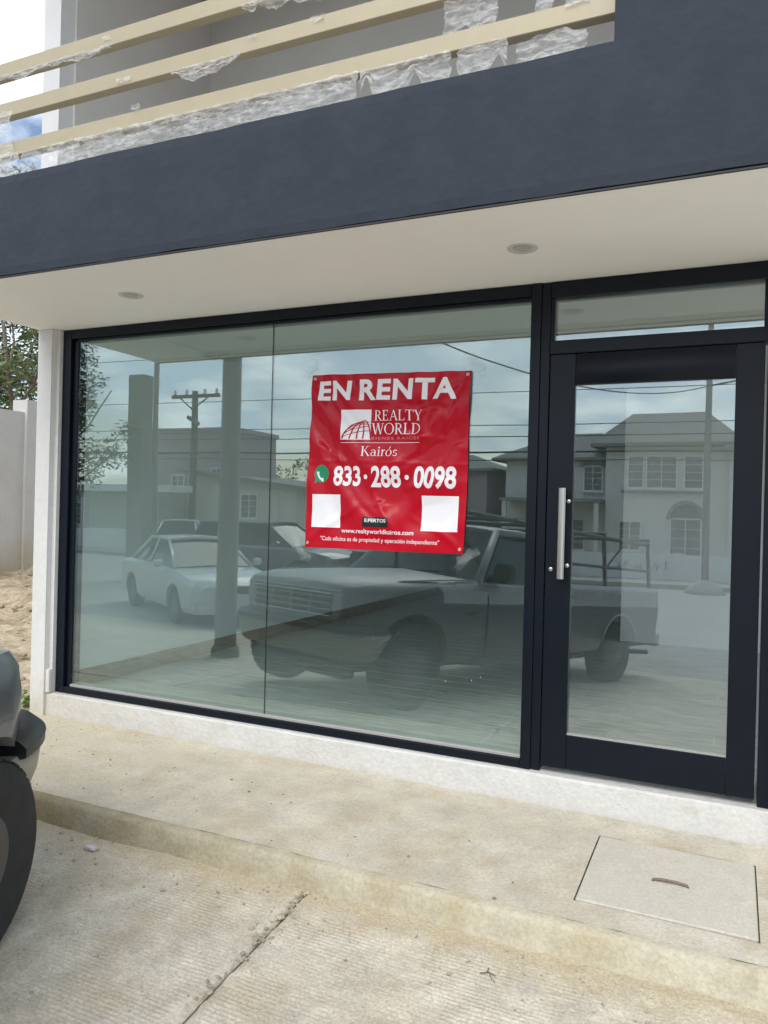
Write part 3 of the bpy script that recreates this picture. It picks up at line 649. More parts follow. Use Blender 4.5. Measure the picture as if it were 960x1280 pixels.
def place(bm, ext, s0, s1, t0, t1, name, m, lift=0.0010, shear=0.0):
    """map flat artwork (its bounding box) onto banner box s0..s1 (left-right), t0..t1 (top-bottom) and let it follow the folds"""
    x0, x1, y0, y1 = ext
    for v in bm.verts:
        v.co = Vector((s0 + (v.co.x - x0) / (x1 - x0) * (s1 - s0), t1 + (v.co.y - y0) / (y1 - y0) * (t0 - t1), v.co.z))
    for ax in (0, 1):
        lo, hi = (s0, s1) if ax == 0 else (t0, t1)
        k = int(lo / GRID) + 1
        while k * GRID < hi:
            co = Vector((k * GRID, 0, 0)) if ax == 0 else Vector((0, k * GRID, 0)); no = Vector((1, 0, 0)) if ax == 0 else Vector((0, 1, 0))
            bmesh.ops.bisect_plane(bm, geom=bm.verts[:] + bm.edges[:] + bm.faces[:], plane_co=co, plane_no=no, dist=1e-6); k += 1
    for v in bm.verts: v.co = on_banner(v.co.x, v.co.y + shear * (v.co.x - s0), lift + v.co.z)
    bmesh.ops.recalc_face_normals(bm, faces=bm.faces[:])
    for f in bm.faces:
        if f.normal.y > 0: f.normal_flip()
        f.smooth = True
    return local(obj(name, bm, m))
def words(txt, s0, s1, t0, t1, m=m_print, bold=0.0, sp=1.0, name='lettering', lift=0.0010, shear=0.0):
    b, *ext = text_bm(txt, 1, bold, 1, sp); return place(b, ext, s0, s1, t0, t1, name, m, lift, shear)
def serif(txt, s0, s1, t0, t1, m=m_print, name='lettering'):
    b, *ext = serif_bm(txt); return place(b, ext, s0, s1, t0, t1, name, m)
def quad(s0, s1, t0, t1, m, name, lift=0.0007):
    b = bmesh.new(); b.faces.new([b.verts.new(p) for p in [(0, 0, 0), (1, 0, 0), (1, 1, 0), (0, 1, 0)]]); return place(b, (0, 1, 0, 1), s0, s1, t0, t1, name, m, lift)
words('EN', 0.055, 0.268, 0.038, 0.150, bold=0.036, sp=1.10)
words('RENTA', 0.322, 0.920, 0.033, 0.152, bold=0.036, sp=1.10)
serif('REALTY', 0.425, 0.722, 0.210, 0.268); serif('WORLD', 0.412, 0.716, 0.283, 0.345)
words('BIENES RA\u00cdCES', 0.412, 0.716, 0.356, 0.374, m_printp, 0.0, 1.25)
quad(0.213, 0.716, 0.391, 0.3935, m_print, 'rule')
serif('Kair\u00f3s', 0.352, 0.585, 0.412, 0.468)
quad(0.213, 0.405, 0.205, 0.375, m_print, 'emblem_field')
# globe lines on the emblem: meridians and parallels of a globe rising from the lower right corner
b = bmesh.new(); polys = []
def clip01(pts): return [p for p in pts if 0.0 <= p[0] <= 1.0 and 0.0 <= p[1] <= 1.0]
gc = (0.78, -0.10); GR = 0.74
for kx in (1.0, 0.66, 0.34, 0.04, -0.30):
    pts = clip01([(gc[0] - kx * GR * math.cos(R(a)) , gc[1] + GR * math.sin(R(a)) * (1 - 0.06 * kx)) for a in range(2, 90, 4)])
    if len(pts) > 2: polys += ribbon(pts, lambda u: 0.050 - 0.022 * u)
for ky, rx in ((0.30, 0.96), (0.50, 0.86), (0.68, 0.70)):
    pts = clip01([(gc[0] + rx * GR * math.cos(R(a)), gc[1] + GR * (ky + 0.22 * math.sin(R(a)) + 0.10 * math.cos(R(a)))) for a in range(20, 180, 6)])
    if len(pts) > 2: polys += ribbon(pts, 0.022)
pts = clip01([(0.05 + 0.95 * u, 0.10 + 0.42 * math.sin(math.pi * min(1, u * 0.62 + 0.02)) + 0.0 * u) for u in [i / 20 for i in range(21)]]); polys += ribbon(pts, 0.018)
for k, q in enumerate(polys): b.faces.new([b.verts.new((x, y, 0.00002 * (k % 60))) for x, y in q])
place(b, (0, 1, 0, 1), 0.213, 0.405, 0.205, 0.375, 'emblem_globe', m_red, 0.0016)
# phone badge
b = bmesh.new(); b.faces.new([b.verts.new((math.cos(R(a)), math.sin(R(a)), 0)) for a in range(0, 360, 10)])
place(b, (-1, 1, -1, 1), 0.045, 0.147, 0.520, 0.622, 'phone_badge', m_printg, 0.0008)
b = bmesh.new(); b.faces.new([b.verts.new(p) for p in [(0, 0, 0), (1, 0.55, 0), (0.25, 1, 0)]]); place(b, (0, 1, 0, 1), 0.048, 0.085, 0.590, 0.630, 'phone_badge_tail', m_printg, 0.0006)
b = bmesh.new(); polys = ribbon([(0.5 + 0.55 * math.cos(R(a)), 0.62 + 0.55 * math.sin(R(a))) for a in range(178, 280, 8)], lambda u: 0.16 + 0.16 * abs(2 * u - 1) ** 3)
for k, q in enumerate(polys): b.faces.new([b.verts.new((x, y, 0)) for x, y in q])
place(b, (0, 1, 0, 1), 0.073, 0.140, 0.530, 0.612, 'handset', m_print, 0.0014)
words('833', 0.183, 0.352, 0.525, 0.640, bold=0.030); words('288', 0.425, 0.610, 0.524, 0.645, bold=0.030); words('0098', 0.690, 0.942, 0.522, 0.648, bold=0.030)
for s in (0.388, 0.647):
    b = bmesh.new(); b.faces.new([b.verts.new((math.cos(R(a)), math.sin(R(a)), 0)) for a in range(0, 360, 20)])
    place(b, (-1, 1, -1, 1), s - 0.013, s + 0.013, 0.573, 0.600, 'dot', m_print)
quad(0.040, 0.235, 0.690, 0.880, m_print, 'label_square'); quad(0.745, 0.960, 0.686, 0.882, m_print, 'label_square')
quad(0.385, 0.553, 0.812, 0.870, m_printk, 'label_strip')
words('E:PERTOS', 0.400, 0.540, 0.822, 0.842, m_print, 0.02, name='lettering', lift=0.0016)
words('www.realtyworldkairos.com', 0.245, 0.705, 0.882, 0.915, bold=0.012)
words('"Cada oficina es de propiedad y operaci\u00f3n independiente"', 0.108, 0.860, 0.930, 0.962)
for s, t in ((0.018, 0.022), (0.978, 0.020), (0.977, 0.975), (0.020, 0.972)):
    b = bmesh.new(); p = on_banner(s, t, 0.0012); lathe(b, [(0.004, 0.0), (0.0055, -0.002), (0.009, -0.0015), (0.0095, 0.0)], 'y', 16); o = local(obj('eyelet', b, m_steel, smooth=True)); o.location = p
for (s, t, rot, lab) in ((0.0, 0.01, 48, 'top left'), (1.0, 0.0, -40, 'top right'), (1.01, 0.985, 40, 'bottom right'), (0.0, 0.985, -48, 'bottom left')):
    for k in (0, 1):
        c = on_banner(min(1, max(0, s)), min(1, max(0, t))); a = R(rot + k * 26 - 13)
        b = bmesh.new(); nn = 10; rows = []
        for i in range(nn + 1):
            u = (i / nn - 0.5) * 0.135; row = []
            for w in (-0.021, 0.0, 0.021):
                x = u * math.cos(a) - w * math.sin(a); z = u * math.sin(a) + w * math.cos(a)
                row.append(b.verts.new((x, -0.0035 * rnd.random() - 0.002 - 0.0012 * k, z)))
            rows.append(row)
        for i in range(nn):
            for j in range(2): b.faces.new([rows[i][j], rows[i + 1][j], rows[i + 1][j + 1], rows[i][j + 1]])
        o = obj('clear_tape', b, m_tape, smooth=True); sx = (-1 if s < .5 else 1); sz = (1 if t < .5 else -1)
        o.location = (c.x + sx * (0.03 - 0.02 * k), min(c.y, GY - 0.004) - 0.004, c.z + sz * (0.025 + 0.02 * k))
        tag(o, '%s strip of clear tape at the %s corner of the red banner' % (('wider', 'crossing')[k], lab), 'tape', 'tape strips on the banner corners')

# ------------------------------------------------------------------ cling film on the balcony rails
def film(x0, x1, ztop, zbot, y, label, seed, step=0.009, ragged=0.03, sag=0.0, n=12):
    rr = random.Random(seed); bm = bmesh.new(); rows = []; nx = max(3, int((x1 - x0) / step))
    for i in range(nx + 1):
        x = x0 + (x1 - x0) * i / nx; u = i / nx
        zt = ztop(u) if callable(ztop) else ztop; zb = (zbot(u) if callable(zbot) else zbot) + ragged * fbm(x * 9, seed, 1)
        row = []
        for j in range(n + 1):
            v = j / n
            row.append(bm.verts.new((x + 0.012 * fbm(x * 7, v * 4, seed + 2), y + 0.016 * fbm(x * 6 + v * 5, v * 3, seed) + 0.011 * fbm(x * 23 + v * 6, v * 9, seed + 5) + 0.004 * fbm(x * 60, v * 20, seed + 7), zt + (zb - zt) * v + 0.006 * fbm(x * 14, v * 5, seed + 9))))
        rows.append(row)
    for i in range(nx):
        for j in range(n): bm.faces.new([rows[i][j], rows[i][j + 1], rows[i + 1][j + 1], rows[i + 1][j]])
    o = obj('plastic_film', bm, m_film, smooth=True)
    tag(o, label, 'plastic film', 'torn film hanging from the balcony rails'); return o
def tear(base, amp, f, ph): return lambda u: base + amp * max(0, math.sin(f * u + ph)) ** 2
film(-3.30, -2.62, 3.135, tear(2.985, 0.05, 9, 1), -1.045, 'loose film bunched under the lowest rail at its far end', 3, ragged=0.05)
film(-2.60, -0.62, 3.132, 2.985, -1.047, 'long strip of film sagging between lowest beige rail and the slate beam', 11, ragged=0.02)
film(-0.60, -0.20, 3.130, tear(2.985, 0.09, 12, 0.5), -1.047, 'torn film with a curled notch under the lowest rail', 21, ragged=0.05)
film(-0.17, 0.03, 3.128, tear(2.99, 0.08, 7, 2.2), -1.047, 'narrow torn film flap between two dark gaps under lowest rail', 31, ragged=0.05)
film(0.07, 0.335, tear(3.085, 0.03, 3, 0), tear(2.985, 0.03, 5, 2), -1.045, 'last white film flap beside the dark pier', 41, ragged=0.02)
film(-1.62, -1.22, 3.350, lambda u: 3.335 - 0.055 * math.sin(math.pi * u), -1.040, 'crescent of torn film drooping from the middle rail', 51, ragged=0.03)
film(-0.24, -0.02, 3.352, tear(3.20, 0.02, 5, 0), -1.02, 'thin veil of film hanging from middle rail down to the lowest rail', 61, ragged=0.03)
film(0.13, 0.20, 3.35, 3.19, -1.02, 'narrow ribbon of film hanging near the dark pier', 71, ragged=0.02)
film(-1.22, -0.10, 3.566, lambda u: 3.545 - 0.06 * math.sin(math.pi * min(1, u * 1.3)) ** 2, -1.04, 'ragged film along the underside of the third rail', 81, ragged=0.05)
film(-3.3, -2.0, 3.568, lambda u: 3.548 - 0.02 * math.sin(9 * u) ** 2, -1.04, 'thin film edge peeling under the far part of third rail', 91, ragged=0.02)
film(-2.86, -2.66, 3.36, 2.99, -1.052, 'film wrapped round the lower two rails at their far end', 101, ragged=0.03)
for k, (x, z) in enumerate(((-1.18, 3.40), (-0.86, 3.41), (-1.95, 3.37), (-2.05, 3.60), (-1.2, 3.655), (0.25, 3.20), (-1.85, 3.22))):
    film(x, x + 0.05 + 0.02 * (k % 3), z + 0.012, z - 0.012, -1.042, ('small film scrap stuck on the middle rail, just right of the drooping crescent', 'rightmost film scrap stuck on the middle rail', 'small film scrap stuck on the middle rail left of the drooping crescent', 'left film scrap stuck on the third rail', 'right film scrap stuck on top of the third rail', 'curled film scrap on lowest rail beside the dark pier', 'small film scrap on top edge of the lowest rail far along')[k], 200 + k, step=0.012, ragged=0.012, n=4)

# ------------------------------------------------------------------ pick-up truck (local: +x nose, +y its left, z up, origin on the ground under the nose)
def dup_mesh(o, parent, loc=(0, 0, 0), rot=(0, 0, 0), scale=None):
    c = o.copy(); col.objects.link(c); c.parent = parent; c.location = loc; c.rotation_euler = rot
    if scale: c.scale = scale
    return c
def loft(bm, stations, mis=None, cap=True):
    """stations: list of (x, half profile [(y,z)...] from bottom centre to top centre); mirrored to a closed ring"""
    rings = []
    for x, pf in stations:
        ring = [bm.verts.new((x if not callable(x) else x(y, z), y, z)) for y, z in pf] + [bm.verts.new((x, -y, z)) for y, z in pf[::-1] if y > 1e-6]
        rings.append(ring)
    n = len(rings[0])
    for i in range(len(rings) - 1):
        for j in range(n):
            f = bm.faces.new([rings[i][j], rings[i][(j + 1) % n], rings[i + 1][(j + 1) % n], rings[i + 1][j]])
    if cap: bm.faces.new(rings[0][::-1]); bm.faces.new(rings[-1])
    bmesh.ops.recalc_face_normals(bm, faces=bm.faces[:])
    return bm
def bool_cut(o, cutters):
    for c in cutters:
        md = o.modifiers.new('cut', 'BOOLEAN'); md.operation = 'DIFFERENCE'; md.solver = 'EXACT'; md.object = c
    dg = bpy.context.evaluated_depsgraph_get(); dg.update()
    me = bpy.data.meshes.new_from_object(o.evaluated_get(dg)); o.modifiers.clear(); old = o.data; o.data = me; bpy.data.meshes.remove(old)
    for c in cutters: bpy.data.objects.remove(c)
def shade(o, ang=35):
    me = o.data
    for p in me.polygons: p.use_smooth = True
    b = bmesh.new(); b.from_mesh(me)
    for e_ in b.edges:
        if len(e_.link_faces) == 2 and e_.calc_face_angle(0) > R(ang): e_.smooth = False
    b.to_mesh(me); b.free()
def wheel(parent, x, y, r, w, side, tyre_m=None, hub=0.46):
    wo_ = bpy.data.objects.new('wheel', None); col.objects.link(wo_); wo_.parent = parent; wo_.location = (x, y, r)
    bm = bmesh.new(); h = w / 2
    prof = [(r * hub, -h * .80), (r * .72, -h * .98), (r * .88, -h * 1.0), (r * .955, -h * .90), (r * .99, -h * .68), (r, -h * .3), (r, h * .3), (r * .99, h * .68), (r * .955, h * .90), (r * .88, h * 1.0), (r * .72, h * .98), (r * hub, h * .80)]
    lathe(bm, prof, 'y', 56, close=True)
    # tread blocks
    for j in range(64):
        a = 2 * math.pi * j / 64; off = (j % 2) * 0.5
        for lane in (-0.62, -0.2, 0.22, 0.64):
            b = bmesh.new(); bx(b, -0.014, 0.014, h * (lane - .16), h * (lane + .16), r - 0.006, r + (0.006 if abs(lane) < .5 else 0.002))
            bmesh.ops.rotate(b, verts=b.verts[:], cent=(0, 0, 0), matrix=Matrix.Rotation(a + off * 0.05 + lane * 0.05, 3, 'Y'))
            me = bpy.data.meshes.new('t'); b.to_mesh(me); b.free(); bm.from_mesh(me); bpy.data.meshes.remove(me)
    t = obj('tyre', bm, m_tyre, wo_); shade(t, 40)
    bm = bmesh.new(); s = side
    lathe(bm, [(r * hub, s * h * .80), (r * (hub - .04), s * h * .72), (r * (hub - .09), s * h * .40), (r * .30, s * h * .52), (r * .20, s * h * .70), (r * .06, s * h * .74)], 'y', 40)
    for k in range(5):
        a = 2 * math.pi * k / 5; b = bmesh.new(); bx(b, r * .14, r * (hub - .06), s * h * .50 - 0.015, s * h * .50 + 0.025, -0.05, 0.05, 0.008)
        bmesh.ops.rotate(b, verts=b.verts[:], cent=(0, 0, 0), matrix=Matrix.Rotation(a, 3, 'Y')); me = bpy.data.meshes.new('t'); b.to_mesh(me); b.free(); bm.from_mesh(me); bpy.data.meshes.remove(me)
    o = obj('rim', bm, m_rim, wo_); shade(o, 35)
    return wo_
def cyl_cutter(x, z, r, y0, y1):
    bm = bmesh.new(); lathe(bm, [(r, y0), (r, y1)], 'y', 48, (x, 0, z)); return obj('cutter', bm)

TH, TP = 0.348, 0.0815
truck = thing('pickup_truck', 'pickup truck, silver above and darker grey below, with pipe rack, nose over the kerb', 'pickup truck', (-2.64, -1.62, -0.325), rot=(0, 0, 0))
truck.rotation_mode = 'XYZ'
truck.matrix_world = Matrix.Translation((-2.64, -1.62, -0.325)) @ Matrix.Rotation(math.pi / 2 + TH, 4, 'Z') @ Matrix.Rotation(-TP, 4, 'Y')
TRK = truck
WB, FO, RO = 3.53, 0.71, 0.975
TL = FO + WB + RO
# body: hood + fenders + cab lower (front clip to behind the cab)
CAB_B = -2.80
def sec(wb, wc, ws, zb, zc, zs, wt, zt_, zc2):
    # bottom centre, bottom edge, low side, crease, upper side, shoulder, top edge, top centre
    return [(0, zb), (wb - .03, zb), (wb, zb + .05), (wc, zc), (wc - .006, zc + .035), (ws, zs), (wt, zt_), (0, zc2)]
body_st = [
 (-0.085, sec(.58, .64, .64, .50, .86, .945, .58, .965, .985)),
 (-0.15, sec(.67, .71, .70, .46, .865, .955, .68, .99, 1.02)),
 (-0.27, sec(.77, .80, .79, .44, .87, .965, .745, 1.02, 1.06)),
 (-0.50, sec(.87, .90, .885, .42, .86, .96, .80, 1.055, 1.095)),
 (-1.00, sec(.91, .945, .93, .38, .87, .985, .83, 1.085, 1.135)),
 (-1.45, sec(.91, .945, .93, .34, .87, .995, .86, 1.105, 1.16)),
 (-1.62, sec(.91, .945, .93, .33, .87, .998, .885, 1.10, 1.15)),
 (-2.10, sec(.91, .945, .935, .33, .87, 1.005, .895, 1.09, 1.10)),
 (CAB_B, sec(.91, .945, .935, .33, .87, 1.005, .895, 1.09, 1.10))]
bm = loft(bmesh.new(), body_st)
for f in bm.faces:
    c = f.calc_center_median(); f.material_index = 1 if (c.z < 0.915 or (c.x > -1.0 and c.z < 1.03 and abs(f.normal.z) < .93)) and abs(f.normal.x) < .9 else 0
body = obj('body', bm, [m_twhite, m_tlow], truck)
RW = 0.362
body.parent = None; body.matrix_world = Matrix.Identity(4)
bool_cut(body, [cyl_cutter(-FO, RW + .01, RW + .072, -1.2, 1.2)])
body.parent = truck; shade(body, 52)
bm = box(-1.22, -0.28, -.62, .62, .36, .90); obj('wheel_well', bm, m_well, truck)
# fender lips
def lip(name, x, rr, yy, m):
    bm = bmesh.new(); tube(bm, [(x + rr * math.cos(R(a)), yy, RW + .01 + rr * math.sin(R(a))) for a in range(20, 161, 7)], 0.014, 6); return obj(name, bm, m, truck, smooth=True)
# hood seam, cowl
for s in (-1, 1):
    bm = bmesh.new(); tube(bm, [(-0.55, s * .795, 1.060), (-0.6, s * .80, 1.068), (-1.05, s * .84, 1.095), (-1.5, s * .865, 1.115)], 0.006, 5); obj('hood_seam', bm, m_black, truck)
# cab greenhouse
gh = [(-1.50, [(0, 1.09), (.86, 1.09), (.84, 1.12), (0, 1.15)]), (-1.60, [(0, 1.09), (.885, 1.09), (.87, 1.13), (0, 1.17)])]
def frame_pt(x, y, z): return (x, y, z)
ws_b, ws_t, ru_b = -1.56, -2.12, -2.80
wy_b, wy_t, zb_, zt2 = .885, .66, 1.075, 1.60
bm = bmesh.new()   # roof panel: crowned
nx, ny = 8, 10; g = []
for i in range(nx + 1):
    g.append([])
    for j in range(ny + 1):
        x = ws_t + .03 + (ru_b + .06 - ws_t - .06) * i / nx - .0; y = -wy_t + 2 * wy_t * j / ny
        ed = min(i, nx - i) / nx * 2; z = zt2 + .045 * (1 - (y / wy_t) ** 2) ** .7 + .03 * math.sin(math.pi * i / nx) 
        g[-1].append(bm.verts.new((x, y, z)))
for i in range(nx):
    for j in range(ny): bm.faces.new([g[i][j], g[i + 1][j], g[i + 1][j + 1], g[i][j + 1]])
r_ = bmesh.ops.extrude_face_region(bm, geom=bm.faces[:]); bmesh.ops.translate(bm, verts=[v for v in r_['geom'] if isinstance(v, bmesh.types.BMVert)], vec=(0, 0, -.05))
bmesh.ops.recalc_face_normals(bm, faces=bm.faces[:]); roof = obj('roof', bm, m_twhite, truck); shade(roof)
def pillar(p0, p1, w, d, m, name='roof_pillar'):
    p0, p1 = Vector(p0), Vector(p1); bm = bmesh.new(); tube(bm, [p0, p0.lerp(p1, .5) + Vector((0, .0, .012)), p1], [w, w * .95, w * .9], 8); o = obj(name, bm, m, truck, smooth=True); return o
for s in (-1, 1):
    pillar((ws_b, s * (wy_b - .03), zb_), (ws_t + .02, s * (wy_t - .02), zt2 + .005), .042, .04, m_twhite)
    pillar((ru_b + .0, s * (wy_b - .03), zb_), (ru_b + .05, s * (wy_t - .02), zt2 + .0), .075, .04, m_twhite)
    tb = bmesh.new(); tube(tb, [(ws_t + .03, s * (wy_t - .012), zt2 - .01), (-2.45, s * (wy_t - .005), zt2 + .012), (ru_b + .04, s * (wy_t - .012), zt2 - .012)], .036, 8); obj('roof_rail', tb, m_twhite, truck, smooth=True)
    # side window and its black surround
    bm = bmesh.new(); q = [(ws_b - .10, s * (wy_b - .025), zb_ + .02), (ws_t - .015, s * (wy_t - .004), zt2 - .045), (ru_b + .12, s * (wy_t - .004), zt2 - .05), (ru_b + .10, s * (wy_b - .02), zb_ + .02)]
    bm.faces.new([bm.verts.new(p) for p in q]); r_ = bmesh.ops.extrude_face_region(bm, geom=bm.faces[:]); bmesh.ops.translate(bm, verts=[v for v in r_['geom'] if isinstance(v, bmesh.types.BMVert)], vec=(0, -s * .02, 0)); bmesh.ops.recalc_face_normals(bm, faces=bm.faces[:])
    obj('side_window', bm, m_carglass, truck)
    bm = bmesh.new(); cyc = [Vector(p) for p in q]; tube(bm, [cyc[0], cyc[1], cyc[2], cyc[3], cyc[0]], .014, 6); obj('window_seal', bm, m_black, truck)
    # mirror
    bm = bmesh.new(); bx(bm, -1.86, -1.72, s * .99 - .10, s * .99 + .10, 1.10, 1.29, .03, 2); bx(bm, -1.83, -1.77, min(s * .84, s * .93), max(s * .84, s * .93), 1.12, 1.17); obj('wing_mirror', bm, m_black, truck, smooth=False)
    # door seams and handle
    bm = bmesh.new(); yy = s * .944
    tube(bm, [(-1.64, s * .938, .98), (-1.66, yy, .72), (-1.66, s * .92, .40)], .005, 5); tube(bm, [(-2.74, s * .938, .99), (-2.74, yy, .72), (-2.74, s * .92, .40)], .005, 5); obj('door_seam', bm, m_black, truck)
    obj('door_handle', box(-2.66, -2.52, s * .944 - .012, s * .944 + .012, .92, .965, .006), m_black, truck)
    # side badge and marker lamp
    obj('fender_badge', box(-1.50, -1.34, s * .938 - .006, s * .938 + .009, .80, .835, .004), m_black, truck)
    # headlamp
    bm = bmesh.new(); bx(bm, -0.24, -0.115, min(s * .50, s * .77), max(s * .50, s * .77), .74, .925, .03, 2)
    for vv in bm.verts: vv.co.x -= .13 * max(0, (abs(vv.co.y) - .50) / .28) ** 2 + .01
    obj('headlight', bm, m_lamp, truck, smooth=True)
    bm = bmesh.new(); bx(bm, -0.26, -0.125, min(s * .485, s * .785), max(s * .485, s * .785), .72, .738, .006); bx(bm, -0.26, -0.125, min(s * .485, s * .785), max(s * .485, s * .785), .928, .944, .006)
    for vv in bm.verts: vv.co.x -= .13 * max(0, (abs(vv.co.y) - .50) / .28) ** 2 + .01
    obj('headlight_surround', bm, m_black, truck)
for nm, q in (('windshield', [(ws_b + .0, -(wy_b - .07), zb_ + .045), (ws_t + .05, -(wy_t - .05), zt2 + .0), (ws_t + .05, wy_t - .05, zt2 + .0), (ws_b + .0, wy_b - .07, zb_ + .045)]), ('rear_window', [(ru_b - .035, -(wy_b - .10), zb_ + .03), (ru_b + .0, -(wy_t - .07), zt2 - .02), (ru_b + .0, wy_t - .07, zt2 - .02), (ru_b - .035, wy_b - .10, zb_ + .03)])):
    bm = bmesh.new(); bm.faces.new([bm.verts.new(p) for p in q]); r_ = bmesh.ops.extrude_face_region(bm, geom=bm.faces[:]); bmesh.ops.translate(bm, verts=[v for v in r_['geom'] if isinstance(v, bmesh.types.BMVert)], vec=(-.012, 0, 0)); bmesh.ops.recalc_face_normals(bm, faces=bm.faces[:]); obj(nm, bm, m_carglass, truck)
bm = bmesh.new()
for y0 in (-.45, .1): tube(bm, [(-1.50, y0, 1.165), (-1.55, y0 + .5, 1.155)], .010, 6)
obj('wiper', bm, m_black, truck)
obj('dashboard', box(-1.95, -1.60, -.80, .80, 1.00, 1.115), m_well, truck)
for y0 in (-.42, .42):
    o = obj('seat', box(-2.62, -2.48, y0 - .24, y0 + .24, .95, 1.42, .05, 2), m_well, truck)
# grille
gr = obj('grille', box(-0.120, -0.080, -.52, .52, .73, .93, .01), m_well, truck)
for z in (.745, .795, .845, .895, .925): obj('grille_bar', box(-.105, -.050, -.53, .53, z - .007, z + .007, .003), m_chrome if z in (.745, .925) else m_bump, gr)
for y in (-.26, 0, .26): obj('grille_post', box(-.104, -.062, y - .012, y + .012, .746, .924, .003), m_bump, gr)
obj('hood_lip', box(-.13, -.072, -.60, .60, .940, .962, .008), m_twhite, truck)
# bumper: lower painted bar with a black top pad that wraps round the corners
def wrap(zs, name, m, out=0.0, inn=0.10, end=-.46, hw=.87):
    path = []
    for a in range(-90, 91, 6):
        t = a / 90; y = hw * math.copysign(min(1, abs(math.sin(R(a))) ** .62), a); x = 0.0 - .15 * abs(t) ** 2.2 - .42 * max(0, abs(t) - .45) ** 1.2
        path.append((x + out, y + math.copysign(out * .6, a) if a else y))
    pl = [(end, -hw - .0)] + path + [(end, hw)]
    bm = bmesh.new(); rows = []
    for i, (x, y) in enumerate(pl):
        a = pl[max(0, i - 1)]; b = pl[min(len(pl) - 1, i + 1)]; d = Vector((b[0] - a[0], b[1] - a[1])).normalized(); nrm = Vector((-d.y, d.x))
        if i == 0 or i == len(pl) - 1: nrm = Vector((0, 1 if i == 0 else -1))
        rows.append([bm.verts.new((x + nrm.x * o_, y + nrm.y * o_, z)) for o_, z in zs])
    n = len(zs)
    for i in range(len(rows) - 1):
        for j in range(n): bm.faces.new([rows[i][j], rows[i + 1][j], rows[i + 1][(j + 1) % n], rows[i][(j + 1) % n]])
    bm.faces.new(rows[0]); bm.faces.new(rows[-1][::-1])
    bmesh.ops.recalc_face_normals(bm, faces=bm.faces[:])
    o = obj(name, bm, m, truck); shade(o, 45); return o
wrap([(.14, .63), (.02, .635), (.0, .605), (.015, .52), (.05, .43), (.10, .40), (.15, .42)], 'bumper', m_bump)
wrap([(.16, .704), (.06, .706), (.012, .695), (-.02, .665), (-.016, .628), (.02, .618), (.15, .636)], 'bumper_pad', m_black, end=-.40)
obj('air_dam', box(-.32, -.16, -.62, .62, .24, .38, .02), m_black, truck)
# pick-up bed
BX0, BX1 = CAB_B - .02, -TL
bed_st = [(BX0, [(0, .40), (.90, .40), (.93, .46), (.945, .87), (.938, .905), (.93, 1.09), (.90, 1.13), (0, 1.13)]), (BX1, [(0, .44), (.88, .44), (.92, .48), (.945, .87), (.938, .905), (.93, 1.09), (.90, 1.13), (0, 1.13)])]
bm = loft(bmesh.new(), bed_st)
for f in bm.faces:
    c = f.calc_center_median(); f.material_index = 1 if c.z < .89 and abs(f.normal.x) < .9 else 0
bed = obj('bed', bm, [m_twhite, m_tlow]); bm = box(BX1 + .06, BX0 - .06, -.80, .80, .62, 1.3); cut1 = obj('cutter', bm)
bool_cut(bed, [cyl_cutter(-FO - WB, RW + .01, RW + .075, -1.2, 1.2), cut1]); bed.parent = truck; shade(bed, 30)
for s in (-1, 1):
    lip('fender_lip', -FO - WB, RW + .078, s * .940, m_twhite)
    obj('tail_light', box(BX1 - .012, BX1 + .02, min(s * .78, s * .93), max(s * .78, s * .93), .66, 1.0, .01), m_red_lamp, truck)
obj('rear_well', box(-FO - WB - .44, -FO - WB + .44, -.62, .62, .40, .60), m_well, truck)
obj('rear_bumper', box(BX1 - .16, BX1 - .02, -.92, .92, .42, .58, .02), m_bump, truck)
obj('chassis', box(-TL + .1, -.3, -.45, .45, .26, .398), m_well, truck)
obj('exhaust', tube(bmesh.new(), [(-FO - WB + .6, -.60, .30), (-FO - WB - .7, -.62, .33), (BX1 + .05, -.86, .34)], .03, 8), m_rack, truck)
for x in (-FO, -FO - WB):
    for s in (-1, 1): wheel(truck, x, s * .80, RW, .235, s)
# pipe rack over the bed and cab
bm = bmesh.new(); ZR = 1.72
for s in (-1, 1):
    tube(bm, [(-1.3, s * .78, ZR + .02), (-TL + .05, s * .78, ZR - .04)], .024, 6)
    for x in (-2.96, -4.0, -TL + .08): tube(bm, [(x, s * .85, 1.05), (x, s * .78, ZR - .01)], .024, 6)
    tube(bm, [(-2.96, s * .84, 1.36), (-TL + .08, s * .84, 1.34)], .018, 6)
    tube(bm, [(-4.0, s * .84, 1.35), (-4.55, s * .78, ZR - .03)], .014, 6)
for x in (-1.32, -2.2, -2.96, -4.0, -TL + .08): tube(bm, [(x, -.80, ZR + .02), (x, .80, ZR + .02)], .022, 6)
tube(bm, [(-1.32, -.78, ZR + .03), (-2.96, .78, ZR + .03)], .018, 6)
obj('pipe_rack', bm, m_rack, truck)

